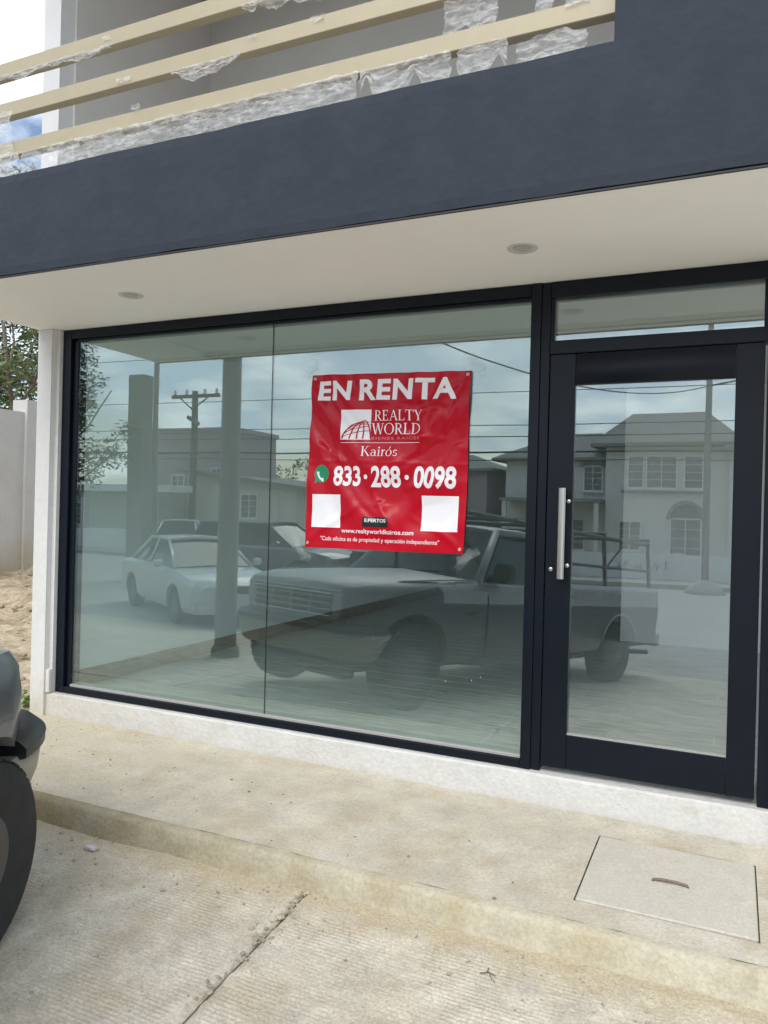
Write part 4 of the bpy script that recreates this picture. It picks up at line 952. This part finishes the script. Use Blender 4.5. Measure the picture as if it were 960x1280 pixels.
# ------------------------------------------------------------------ other cars
def car(name, label, loc, head, paint, L=4.4, W=1.72, H=1.42, suv=False):
    c = thing(name, label, 'car'); c.matrix_world = Matrix.Translation(loc) @ Matrix.Rotation(head, 4, 'Z')
    hz_, bz = (0.92, 0.24) if not suv else (1.06, 0.30); w = W / 2; sh = hz_ - .04
    def s_(k, zt, zb=bz): return [(0, zb), (w * k - .06, zb), (w * k - .01, zb + .10), (w * k, zb + .35), (w * k - .02, zt - .06), (w * k - .10, zt), (0, zt + .02)]
    tail = hz_ + (.02 if not suv else .06)
    b = loft(bmesh.new(), [(0, s_(.78, hz_ - .24)), (-.10, s_(.92, hz_ - .17)), (-.5, s_(.985, hz_ - .09)), (-1.2, s_(1, hz_)), (-2.4, s_(1, hz_ + .02)), (-L + .5, s_(.99, tail)), (-L + .12, s_(.95, tail - .03)), (-L, s_(.86, tail - .10))])
    bo = obj('body', b, paint); r = .31 if not suv else .36
    xs = (-.82, -L + .95)
    bool_cut(bo, [cyl_cutter(x, r + .01, r + .06, -1.2, 1.2) for x in xs]); bo.parent = c; shade(bo, 32)
    # greenhouse
    x0, x1, x2, x3 = -1.15, -1.95, (-L + 1.35 if not suv else -L + .45), (-L + .55 if not suv else -L + .15)
    wb_, wt_ = w - .10, w - .30; z0, z1 = hz_ - .02, H
    def gsec(wd, zt): return [(0, z0 - .05), (wb_, z0 - .05), (wb_ - .01, z0 + .02), (wd, zt), (0, zt + .03)]
    b = loft(bmesh.new(), [(x0, gsec(wb_ - .06, z0 + .03)), (x1, gsec(wt_, z1 - .03)), ((x1 + x2) / 2, gsec(wt_ + .01, z1)), (x2, gsec(wt_, z1 - .03)), (x3, gsec(wb_ - .08, z0 + .04))])
    gl = obj('windows', b, m_carglass, c); shade(gl, 25)
    b = bmesh.new(); g = []
    for i in range(7):
        x = x1 + .05 + (x2 - x1 - .1) * i / 6; zc = z1 + .02 * math.sin(math.pi * i / 6)
        g.append([b.verts.new((x, wt_ * y * 1.03, zc + .032 * (1 - y * y) + .004)) for y in (-1, -.6, 0, .6, 1)])
    for i in range(6):
        for j in range(4): b.faces.new([g[i][j], g[i][j + 1], g[i + 1][j + 1], g[i + 1][j]])
    rr_ = bmesh.ops.extrude_face_region(b, geom=b.faces[:]); bmesh.ops.translate(b, verts=[v for v in rr_['geom'] if isinstance(v, bmesh.types.BMVert)], vec=(0, 0, -.04)); bmesh.ops.recalc_face_normals(b, faces=b.faces[:])
    ro = obj('roof', b, paint, c); shade(ro, 40)
    for s in (-1, 1):
        for (xa, za, ya), (xb, zb2, yb), th in (((x0 + .02, z0 + .02, wb_ - .04), (x1, z1 - .02, wt_), .03), (((x1 + x2) / 2 - .05, z0, wb_), ((x1 + x2) / 2, z1, wt_ + .01), .03), ((x3, z0 + .03, wb_ - .06), (x2, z1 - .02, wt_), .05)):
            b = bmesh.new(); tube(b, [(xa, s * ya, za), (xb, s * yb, zb2)], th, 6); obj('roof_pillar', b, paint, c, smooth=True)
        b = bmesh.new(); bx(b, -.32, -.06, min(s * (w - .42), s * (w - .10)), max(s * (w - .42), s * (w - .10)), hz_ - .34, hz_ - .20, .03, 2); obj('headlight', b, m_lamp, c, smooth=True)
        obj('tail_light', box(-L - .01, -L + .15, min(s * (w - .42), s * (w - .14)), max(s * (w - .42), s * (w - .14)), hz_ - .22, hz_ - .06, .02), m_red_lamp, c)
        obj('wing_mirror', box(x0 - .35, x0 - .2, min(s * w, s * (w + .16)), max(s * w, s * (w + .16)), z0 + .03, z0 + .16, .03), paint, c)
        for x in xs: wheel(c, x, s * (w - .12), r, .20, s)
    obj('grille', box(-.10, .012, -w + .46, w - .46, hz_ - .36, hz_ - .24, .01), m_black, c)
    obj('bumper', box(-.30, .045, -w + .08, w - .08, bz + .03, bz + .22, .05, 2), paint, c)
    return c
car('sedan', 'white sedan parked on the slope beyond the pickup, seen mirrored in the window', (-6.6, -6.7, ROAD_Z + .005), R(32), m_sedan, L=4.35, H=1.40)
car('suv', 'dark grey utility car across the road, half hidden behind white sedan', (-7.6, -12.6, ROAD_Z + .005), R(4), m_suv, L=4.5, W=1.8, H=1.62, suv=True)
car('hatchback', 'pale hatchback farther along the road behind the sedan roof', (-15.5, -15.5, ROAD_Z + .005), R(60), m_sedan, L=3.9, H=1.50)

# ------------------------------------------------------------------ across the road
far = bpy.data.objects.new('far_sidewalk', None); col.objects.link(far); far['kind'] = 'structure'
obj('paving', box(-120, 120, -20.6, -19.001, ROAD_Z - .2, ROAD_Z + .13, .01), m_road, far)
lw = thing('garden_wall', 'low white garden wall with scribbled tags along the far sidewalk', 'wall', (0, -20.7, ROAD_Z))
for k in range(5): obj('wall_panel', box(-13.2 + k * 4.2, -13.2 + k * 4.2 + 4.19, -.10, .0, 0, .90), m_house4, lw)
for k in range(6): obj('wall_pier', box(-13.35 + k * 4.2, -13.1 + k * 4.2, .003, .06, 0, .96), m_house4, lw)
bm = bmesh.new(); x = -2.7
for k in range(9):
    pts = [(x + rnd.uniform(0, .22), .012, .35 + rnd.uniform(0, .35)) for _ in range(5)]; tube(bm, pts, .008, 4); x += .24
obj('scribble', bm, m_black, lw)

def window(parent, x, z, w, h, y, arched=False, panes=2):
    f = obj('window', box(x - w / 2, x + w / 2, y, y + .05, z, z + h), m_win, parent)
    b = bmesh.new(); t = .055
    bx(b, x - w / 2 - t, x - w / 2, y, y + .09, z - t, z + h + t); bx(b, x + w / 2, x + w / 2 + t, y, y + .09, z - t, z + h + t)
    bx(b, x - w / 2, x + w / 2, y, y + .09, z - t, z); bx(b, x - w / 2, x + w / 2, y, y + .09, z + h, z + h + t)
    for k in range(1, panes): bx(b, x - w / 2 + w * k / panes - .02, x - w / 2 + w * k / panes + .02, y + .05, y + .085, z, z + h)
    for k in (1, 2, 3): bx(b, x - w / 2, x + w / 2, y + .05, y + .075, z + h * k / 4 - .011, z + h * k / 4 + .011)
    obj('frame', b, m_winf, f); obj('sill', box(x - w / 2 - .12, x + w / 2 + .12, y + .09, y + .17, z - .13, z - .06), m_house4, f)
    if arched:
        b = bmesh.new(); n = 14; vs = [b.verts.new((x + w / 2 * math.cos(math.pi * i / n), y + .02, z + h + w / 2 * math.sin(math.pi * i / n))) for i in range(n + 1)]
        b.faces.new(vs); rr_ = bmesh.ops.extrude_face_region(b, geom=b.faces[:]); bmesh.ops.translate(b, verts=[v for v in rr_['geom'] if isinstance(v, bmesh.types.BMVert)], vec=(0, .03, 0)); bmesh.ops.recalc_face_normals(b, faces=b.faces[:]); obj('fanlight', b, m_win, f)
        b = bmesh.new(); tube(b, [(x + (w / 2 + .1) * math.cos(math.pi * i / n), y + .04, z + h + (w / 2 + .1) * math.sin(math.pi * i / n)) for i in range(n + 1)], .12, 6); obj('arch_trim', b, m_roof, f)
    return f
# two-storey stucco house facing the shop (its front is on the +y side)
ho = thing('stucco_house', 'two storey pale stucco house with hip roof and arched openings, mirrored in the door', 'house', (0, 0, 0))
HY = -33.0
obj('wall', box(-4.6, .70, HY - 7, HY, -1.0, 4.45), m_house, ho)
obj('wing_wall', box(-9.6, -4.602, HY - 7, HY - .9, -1.0, 3.9), m_house, ho)
obj('bay_wall', box(.702, 3.6, HY - 5, HY + .55, -1.0, 4.35), m_house4, ho)
def hip(name, x0, x1, y0, y1, z0, z1, ridge, m, parent, th=.14):
    b = bmesh.new(); cx = (y0 + y1) / 2
    e_ = [b.verts.new(p) for p in [(x0, y0, z0), (x1, y0, z0), (x1, y1, z0), (x0, y1, z0)]]; lo = [b.verts.new(v.co - Vector((0, 0, th))) for v in e_]
    a, c = b.verts.new((ridge[0], cx, z1)), b.verts.new((ridge[1], cx, z1))
    for q in ([e_[0], e_[1], c, a], [e_[2], e_[3], a, c], [e_[1], e_[2], c], [e_[3], e_[0], a]): b.faces.new(q)
    for i in range(4): b.faces.new([e_[i], lo[i], lo[(i + 1) % 4], e_[(i + 1) % 4]])
    b.faces.new(lo); bmesh.ops.recalc_face_normals(b, faces=b.faces[:]); return obj(name, b, m, parent)
hip('roof', -5.2, 1.3, HY - 7.5, HY + .7, 4.60, 6.45, (-3.9, -.35), m_roof, ho)
hip('wing_roof', -10.2, -4.4, HY - 7.4, HY - .3, 4.04, 5.55, (-7.4, -5.4), m_roof, ho)
hip('bay_roof', .4, 4.2, HY - 5.4, HY + 1.0, 4.36, 5.3, (1.6, 2.9), m_roof, ho)
window(ho, -3.30, 2.65, .62, 1.35, HY + .002, panes=1); window(ho, -2.15, 2.65, 1.3, 1.35, HY + .002); window(ho, -.75, 2.65, .72, 1.35, HY + .002, panes=1)
obj('sill_band', box(-3.9, -.2, HY + .175, HY + .26, 2.40, 2.50), m_roof, ho)
window(ho, -1.05, -.5, 1.25, 1.75, HY + .002, arched=True); window(ho, -3.5, -.2, .9, 1.3, HY + .002)
window(ho, -5.3, 2.5, .8, 1.1, HY - .898, arched=True); window(ho, -7.3, 2.5, .8, 1.1, HY - .898, arched=True); window(ho, -6.4, -.3, 1.3, 1.4, HY - .898)
window(ho, 1.35, 2.6, .35, 1.5, HY + .552, panes=1); window(ho, 1.4, -.3, .4, 1.5, HY + .552, panes=1)
obj('porch_roof', box(-9.4, -4.65, HY - .89, HY + .9, 1.9, 2.05), m_roof, ho)
for x in (-9.2, -7.0, -4.9): obj('porch_post', box(x - .1, x + .1, HY + .6, HY + .8, -1.0, 1.899), m_house4, ho)
# single-storey cream house with a lean-to roof
ch = thing('cream_house', 'single storey cream house with a sloping flat roof and one window, behind the road', 'house', (0, 0, 0))
b = bmesh.new(); q = [(-21.6, 2.75), (-15.9, 2.10), (-15.9, -1.0), (-21.6, -1.0)]
fr_ = [b.verts.new((x, -24, z)) for x, z in q]; bk = [b.verts.new((x, -31, z)) for x, z in q]
b.faces.new(fr_); b.faces.new(bk[::-1])
for i in range(4): b.faces.new([fr_[i], bk[i], bk[(i + 1) % 4], fr_[(i + 1) % 4]])
bmesh.ops.recalc_face_normals(b, faces=b.faces[:]); obj('wall', b, m_house2, ch)
b = bmesh.new(); q = [(-21.9, 2.79), (-15.2, 2.02), (-15.2, 2.17), (-21.9, 2.95)]
fr_ = [b.verts.new((x, -23.5, z)) for x, z in q]; bk = [b.verts.new((x, -31.3, z)) for x, z in q]
b.faces.new(fr_); b.faces.new(bk[::-1])
for i in range(4): b.faces.new([fr_[i], bk[i], bk[(i + 1) % 4], fr_[(i + 1) % 4]])
bmesh.ops.recalc_face_normals(b, faces=b.faces[:]); obj('roof', b, m_roof, ch)
window(ch, -18.3, .85, .8, .95, -23.998); obj('downpipe', box(-16.9, -16.82, -23.997, -23.93, -1.0, 1.9), m_house4, ch)
# taller mauve block
mh = thing('mauve_house', 'tall flat roofed mauve block with small windows beside the cream house', 'house', (0, 0, 0))
obj('wall', box(-25.8, -20.2, -29, -25.3, -1.0, 4.75), m_house3, mh); obj('parapet', box(-25.9, -20.1, -29.1, -25.2, 4.751, 4.95), m_house3, mh)
window(mh, -21.0, 2.2, .5, .8, -25.298); window(mh, -23.2, 1.8, .7, .9, -25.298)
# low white house with porch slab at far left
wh = thing('white_house', 'low white house with a long porch slab and hedge band, far down the road', 'house', (0, 0, 0))
obj('wall', box(-38, -22.8, -30, -23.4, -1.0, 2.0), m_house4, wh); obj('porch_slab', box(-38.4, -20.6, -23.39, -21.6, 1.85, 2.15, .01), m_house4, wh)
for x in (-36.0, -30.5, -25.8, -22.0): obj('porch_post', box(x - .12, x + .12, -22.2, -21.9, -1.0, 1.849), m_house4, wh)
window(wh, -28.0, .3, 1.4, 1.0, -23.398); window(wh, -32.5, .3, 1.4, 1.0, -23.398)
obj('tank_house', box(-24.6, -22.9, -28, -25.6, 2.002, 3.6), m_house2, wh)
tag(obj('front_wall', box(-38, -21.9, -20.9, -20.7, ROAD_Z, .22), m_house4), 'long low white wall in front of the low white house', 'wall')
# more houses farther along so the street goes on
for k, (x0, x1, y0, y1, h, mt, lb) in enumerate(((5.5, 14, -36, -27, 3.6, m_house2, 'cream one storey house right of the stucco house'), (16, 26, -38, -26, 6.2, m_house4, 'white two storey house far right along the road'), (-58, -42, -36, -25, 4.2, m_house2, 'cream house far left along the road'), (-14.6, -10.6, -40, -34, 3.4, m_house3, 'mauve shed with dark roof between cream house and stucco house'))):
    t = thing('street_house', lb, 'house', group='houses along the far side of the road')
    obj('wall', box(x0, x1, y0, y1, -1.0, h), mt, t); hip('roof', x0 - .4, x1 + .4, y0 - .4, y1 + .4, h + .15, h + 1.1, (x0 + 2, x1 - 2) if x1 - x0 > 5 else ((x0 + x1) / 2 - .3, (x0 + x1) / 2 + .3), m_roof, t)
    for q in range(2 if x1 - x0 > 5 else 1): window(t, x0 + (x1 - x0) * (q + 1) / (3 if x1 - x0 > 5 else 2), .4, 1.2, 1.2, y1 + .002)
# poles
pc = thing('concrete_pole', 'thick concrete pole standing on the slope beyond the pickup', 'utility pole', (-4.62, -3.62, street_z(-3.62)))
bm = bmesh.new(); lathe(bm, [(.128, -.1), (.126, .3), (.095, 8.5)], 'z', 12); obj('shaft', bm, m_pole, pc, smooth=True)
bm = bmesh.new(); lathe(bm, [(.17, -.05), (.165, .10), (.13, .14)], 'z', 14); obj('footing', bm, m_pole, pc)
sp = thing('street_light_pole', 'slender grey pole on a concrete mound in front of stucco house', 'utility pole', (.22, -18.3, ROAD_Z))
bm = bmesh.new(); lathe(bm, [(.095, 0), (.085, 4), (.06, 8.6)], 'z', 12); obj('shaft', bm, m_pole, sp, smooth=True)
bm = bmesh.new(); lathe(bm, [(.55, -.02), (.42, .14), (.16, .34), (.1, .36)], 'z', 18); obj('footing', bm, m_road, sp, smooth=True)
bm = bmesh.new(); tube(bm, [(0, 0, 8.5), (0, .7, 8.8), (0, 1.6, 8.85)], .035, 8); obj('lamp_arm', bm, m_pole, sp); obj('lamp_head', box(-.12, .12, 1.5, 2.0, 8.78, 8.9, .03), m_trim, sp)
wp = thing('timber_pole', 'old timber power pole with two crossarms above the cream house', 'utility pole', (-20.7, -24.6 + 1.4, ROAD_Z))
bm = bmesh.new(); lathe(bm, [(.17, 0), (.15, 4), (.125, 7.0)], 'z', 12); obj('shaft', bm, m_wood, wp, smooth=True)
o = obj('crossarm', box(-1.25, 1.25, -.06, .06, 6.72, 6.86), m_wood, wp); o = obj('crossarm', box(-.9, 1.0, -.06, .06, -.07, .07), m_wood, wp); o.location = (0, .13, 5.75); o.rotation_euler = (0, R(14), R(38))
bm = bmesh.new()
for s in (-1, 1): tube(bm, [(s * .75, .08, 6.72), (0, .16, 6.2)], .03, 6)
obj('brace', bm, m_wood, wp)
for x in (-1.1, -.45, .5, 1.1):
    bm = bmesh.new(); lathe(bm, [(.05, 6.86), (.075, 6.92), (.05, 6.98), (.07, 7.04), (.03, 7.1)], 'z', 10, (x, 0, 0)); obj('insulator', bm, m_trim, wp, smooth=True)
wc2 = thing('tall_post', 'tall square concrete post at the far end of the slope', 'post', (-13.6, -12.0, ROAD_Z))
obj('shaft', box(-.26, .26, -.2, .2, 0, 5.45, .02), m_pole, wc2)
wc3 = thing('thin_pole', 'thin steel pole right beside the tall square post', 'utility pole', (-13.08, -12.0, ROAD_Z))
bm = bmesh.new(); lathe(bm, [(.075, 0), (.065, 7.6)], 'z', 10); obj('shaft', bm, m_pole, wc3, smooth=True)
# cables along the far side
def cable(y, xa, za, xb, zb, r, sag, label, yb=None):
    yb = y if yb is None else yb
    b = bmesh.new(); n = 40; tube(b, [(xa + (xb - xa) * i / n, y + (yb - y) * i / n, za + (zb - za) * i / n - sag * 4 * (i / n) * (1 - i / n)) for i in range(n + 1)], r, 5)
    tag(obj('power_cable', b, m_cable, smooth=True), label, 'cable', 'cables strung along the far side of the road')
for y, za, zb, r, sag, lb in ((-18.3, 5.35, 4.95, .012, .25, 'second highest thin cable strung along the road'), (-18.3, 4.30, 3.98, .013, .22, 'thin cable just under the second highest one'), (-18.3, 3.95, 3.62, .015, .20, 'cable third from the bottom along the road'), (-18.35, 3.40, 3.20, .030, .18, 'thick bundled cable, lowest but one, along the road'), (-18.25, 3.28, 2.92, .014, .22, 'lowest thin cable along the road')):
    cable(y, -46, za + .1, 30, zb - .1, r, sag, lb)
cable(-3.62, -4.60, 4.5, .2, 4.82, .014, .82, 'thick drooping cable from the concrete pole to the slender pole', -18.3); cable(-18.3, .2, 4.82, 14, 7.6, .026, .1, 'thick drooping cable going right from the slender pole')
cable(-18.2, -46, 7.2, 30, 6.6, .012, .4, 'highest thin cable along the road')

# ------------------------------------------------------------------ trees
def tree(name, label, loc, h, cr, nleaf, leaf, m, seed, crown_z=.55, squash=.8, trunk_r=.16, group=None, gaps=.5):
    rr = random.Random(seed); t = thing(name, label, 'tree', loc, group)
    bm = bmesh.new(); tips = []
    def limb(p, d, L, r, lev):
        pts = [p.copy()]; rads = [r]; q = p.copy(); dd = d.copy(); n = 5
        for i in range(n):
            dd = (dd + Vector((rr.uniform(-.25, .25), rr.uniform(-.25, .25), rr.uniform(-.08, .16)))).normalized(); q = q + dd * L / n; pts.append(q.copy()); rads.append(r * (1 - .55 * (i + 1) / n))
        tube(bm, pts, rads, 7 if lev == 0 else 5)
        if lev < 2:
            for k in range(4 if lev == 0 else 4):
                a = rr.uniform(0, 2 * math.pi); f = rr.uniform(.45, 1.0) if lev else rr.uniform(.55, 1)
                limb(pts[min(n, int(f * n))], Vector((math.cos(a), math.sin(a), rr.uniform(.15, .9))).normalized(), L * rr.uniform(.5, .75), r * .45, lev + 1)
        else: tips.append(q.copy()); tips.append(pts[2].copy())
    limb(Vector((0, 0, -.1)), Vector((rr.uniform(-.1, .1), rr.uniform(-.1, .1), 1)), h * .55, trunk_r, 0)
    obj('trunk', bm, m_bark, t, smooth=True)
    bm = bmesh.new(); cen = []
    for p in tips: cen.append((p, cr * rr.uniform(.22, .42)))
    for _ in range(26):
        a, b_, u = rr.uniform(0, 2 * math.pi), rr.uniform(-.9, 1), rr.uniform(.45, 1)
        s = math.sqrt(max(0, 1 - b_ * b_)); cen.append((Vector((math.cos(a) * s * cr * u, math.sin(a) * s * cr * u, h * crown_z + (b_ * cr * squash) + cr * .35)), cr * rr.uniform(.16, .36)))
    for i in range(nleaf):
        c, rad = cen[rr.randrange(len(cen))]
        v = Vector((rr.gauss(0, 1), rr.gauss(0, 1), rr.gauss(0, 1))).normalized() * rad * rr.random() ** .45; v.z *= squash
        p = c + v; d1 = Vector((rr.gauss(0, 1), rr.gauss(0, 1), rr.gauss(0, .6))).normalized(); d2 = d1.orthogonal().normalized(); d2 = (Matrix.Rotation(rr.uniform(0, 6.28), 3, d1) @ d2)
        L = leaf * rr.uniform(.6, 1.4); w = L * .28
        vs_ = [bm.verts.new(p + d1 * a_ * L + d2 * b2 * w) for a_, b2 in ((-.5, 0), (-.05, .5), (.5, 0), (-.05, -.5))]; f = bm.faces.new(vs_); f.material_index = rr.choice((0, 0, 1))
    o = obj('crown', bm, m, t); o['kind'] = 'stuff'
    return t
tree('lot_tree', 'bushy dark green tree rising behind the plaster lot wall', (-14.4, 6.6, 0.2), 5.0, 3.2, 34000, .15, [m_leafA, m_leafD], 5, crown_z=.42, trunk_r=.16)
tree('lot_tree', 'olive green tree farther back behind the first lot tree', (-14.5, 12.5, 0.3), 6.4, 3.0, 20000, .19, [m_leafB, m_leafD], 9, crown_z=.5, trunk_r=.22)
tree('tall_tree', 'tall thin leaved tree whose top shows between the balcony rails', (-10.2, 5.6, 0.3), 7.4, 1.6, 5200, .17, [m_leafA, m_leafB], 12, crown_z=.66, trunk_r=.06)
tree('roadside_tree', 'leafy tree at the far left of the road, mirrored in the window corner', (-14.3, -9.4, ROAD_Z), 6.6, 1.7, 9000, .15, [m_leafB, m_leafD], 21, crown_z=.66, trunk_r=.07)
tree('yard_tree', 'round dark tree behind the cream house roof', (-21.5, -35, -.9), 5.0, 1.7, 3000, .22, [m_leafD, m_leafA], 33, crown_z=.6)
tree('yard_tree', 'small dark tree close to the timber pole behind cream house', (-25.5, -36, -.9), 5.4, 1.6, 2600, .22, [m_leafD, m_leafA], 34, crown_z=.6)
tree('yard_tree', 'bushy tree on top of the rise behind the mauve block', (-31, -36, -.9), 6.2, 2.2, 3000, .24, [m_leafD, m_leafA], 35, crown_z=.6)

# boundary wall of the dirt lot
WX = -8.4
bw = thing('lot_wall', 'grey plastered boundary wall of the dirt lot with a raised pier', 'wall', (0, 0, 0))
obj('wall', box(WX - .16, WX, -4.0, 3.94, -.3, 2.56), m_lotwall, bw); obj('wall', box(WX - .16, WX, 4.36, 20, -.3, 2.60), m_lotwall, bw)
obj('pier', box(WX - .24, WX + .05, 3.941, 4.359, -.3, 2.74), m_lotwall, bw)
obj('wall', box(WX + .051, -3.8, 9.6, 9.76, -.3, 2.4), m_lotwall, bw)

# weeds by the pillar
def weed(label, loc, n, seed):
    rr = random.Random(seed); t = thing('weed', label, 'weed', loc); st_ = bmesh.new(); lf = bmesh.new()
    for i in range(n):
        a = rr.uniform(0, 6.28); L = rr.uniform(.05, .12); tip = Vector((math.cos(a) * L * .8, math.sin(a) * L * .8, L)); tube(st_, [(0, 0, 0), tip * .5 + Vector((0, 0, .01)), tip], [.003, .0025, .001], 4)
        for k in range(9):
            p = tip * rr.uniform(.3, 1.05); d = Vector((rr.gauss(0, 1), rr.gauss(0, 1), rr.gauss(0, .4) + .3)).normalized(); s = d.orthogonal().normalized(); l = rr.uniform(.025, .05)
            lf.faces.new([lf.verts.new(q) for q in (p, p + d * l * .5 + s * l * .3, p + d * l, p + d * l * .5 - s * l * .3)])
    obj('stem', st_, m_bark, t); o = obj('leaves', lf, m_weed, t); o['kind'] = 'stuff'
m_weed = mat('weed_green', (0.14, 0.22, 0.05), 0.6, vary=0.4, vscale=20)
weed('small green weed at the foot of the white pillar', (-3.66, 0.02, -0.19), 9, 1)
weed('weed tuft in the dirt beyond the white pillar', (-3.95, 0.9, -0.10), 7, 2)

# stones, grit and leaf litter (uncountable)
def grit(name, spots, m, seed):
    rr = random.Random(seed); bm = bmesh.new()
    for x, y, z, s in spots:
        b = bmesh.new(); bmesh.ops.create_icosphere(b, subdivisions=1, radius=s)
        q = Vector((rr.uniform(.6, 1.5), rr.uniform(.6, 1.4), rr.uniform(.35, .8)))
        for v in b.verts: v.co = Vector((v.co.x * q.x, v.co.y * q.y, v.co.z * q.z)) * rr.uniform(.75, 1.2)
        bmesh.ops.rotate(b, verts=b.verts[:], cent=(0, 0, 0), matrix=Matrix.Rotation(rr.uniform(0, 6.28), 3, 'Z')); bmesh.ops.translate(b, verts=b.verts[:], vec=(x, y, z + s * .2))
        me = bpy.data.meshes.new('t'); b.to_mesh(me); b.free(); bm.from_mesh(me); bpy.data.meshes.remove(me)
    return tag(obj(name, bm, m), kind='stuff')
sp_ = []
for i in range(420):
    x = rnd.uniform(-3.6, 1.6); y = KY - abs(rnd.gauss(0, .16)) - .01; sp_.append((x, y, street_z(y) + .002, abs(rnd.gauss(0, .0035)) + .0016))
for i in range(150):
    x = rnd.uniform(-3.6, 1.6); y = rnd.uniform(-2.6, KY); sp_.append((x, y, street_z(y) + .002, abs(rnd.gauss(0, .003)) + .0015))
for i in range(110):
    x = JX + rnd.gauss(0, .035); y = KY - abs(rnd.gauss(0, .35)); sp_.append((x, y, street_z(y) + .001, abs(rnd.gauss(0, .005)) + .0025))
for i in range(26):
    x = JX + rnd.gauss(.0, .06); y = KY - abs(rnd.gauss(.02, .05)); sp_.append((x, y, street_z(y) + .002, rnd.uniform(.005, .010)))
grit('grit', sp_, m_stone, 4)
sp_ = []
for i in range(170):
    x = -3.5 + abs(rnd.gauss(0, 1.6)); y = rnd.uniform(-1.05, -.08)
    if x < .2: sp_.append((x, y, side_z(y) + .001, abs(rnd.gauss(0, .0025)) + .0014))
m_litter = mat('dark_crumbs', (0.22, 0.175, 0.115), 0.9, vary=0.4, vscale=20)
grit('crumbs', sp_, m_litter, 5)
sp_ = []
for i in range(300):
    x = rnd.uniform(-8.2, -3.6); y = rnd.uniform(.1, 6); sp_.append((x, y, -.18 + min(.10 * y ** .9, .45) + max(0, (-x - 7.0)) * .13 + .02, rnd.uniform(.012, .05)))
grit('rubble', sp_, m_stone, 6)
b = bmesh.new(); bmesh.ops.create_icosphere(b, subdivisions=2, radius=.026)
for v in b.verts: v.co = Vector((v.co.x * 1.3, v.co.y * .8, v.co.z * .55)) * (1 + .35 * fbm(v.co.x * 60, v.co.y * 60, v.co.z * 60 + 2))
o = obj('crushed_carton', b, m_can); o.location = (-1.80, -1.235, street_z(-1.235) + .012); tag(o, 'crushed pale pink carton on the ribbed concrete near the tyre', 'litter')
b = bmesh.new(); tube(b, [(0, 0, 0), (.03, .012, .004), (.055, .006, .002)], .002, 5); tube(b, [(.025, .01, .003), (.02, .04, .003)], .0017, 5); tube(b, [(.03, .012, .004), (.05, -.022, .003)], .0015, 5)
o = obj('twig', b, m_bark); o.location = (.10, -1.33, street_z(-1.33) + .006); tag(o, 'small forked twig on the street below the hatch cover', 'twig')
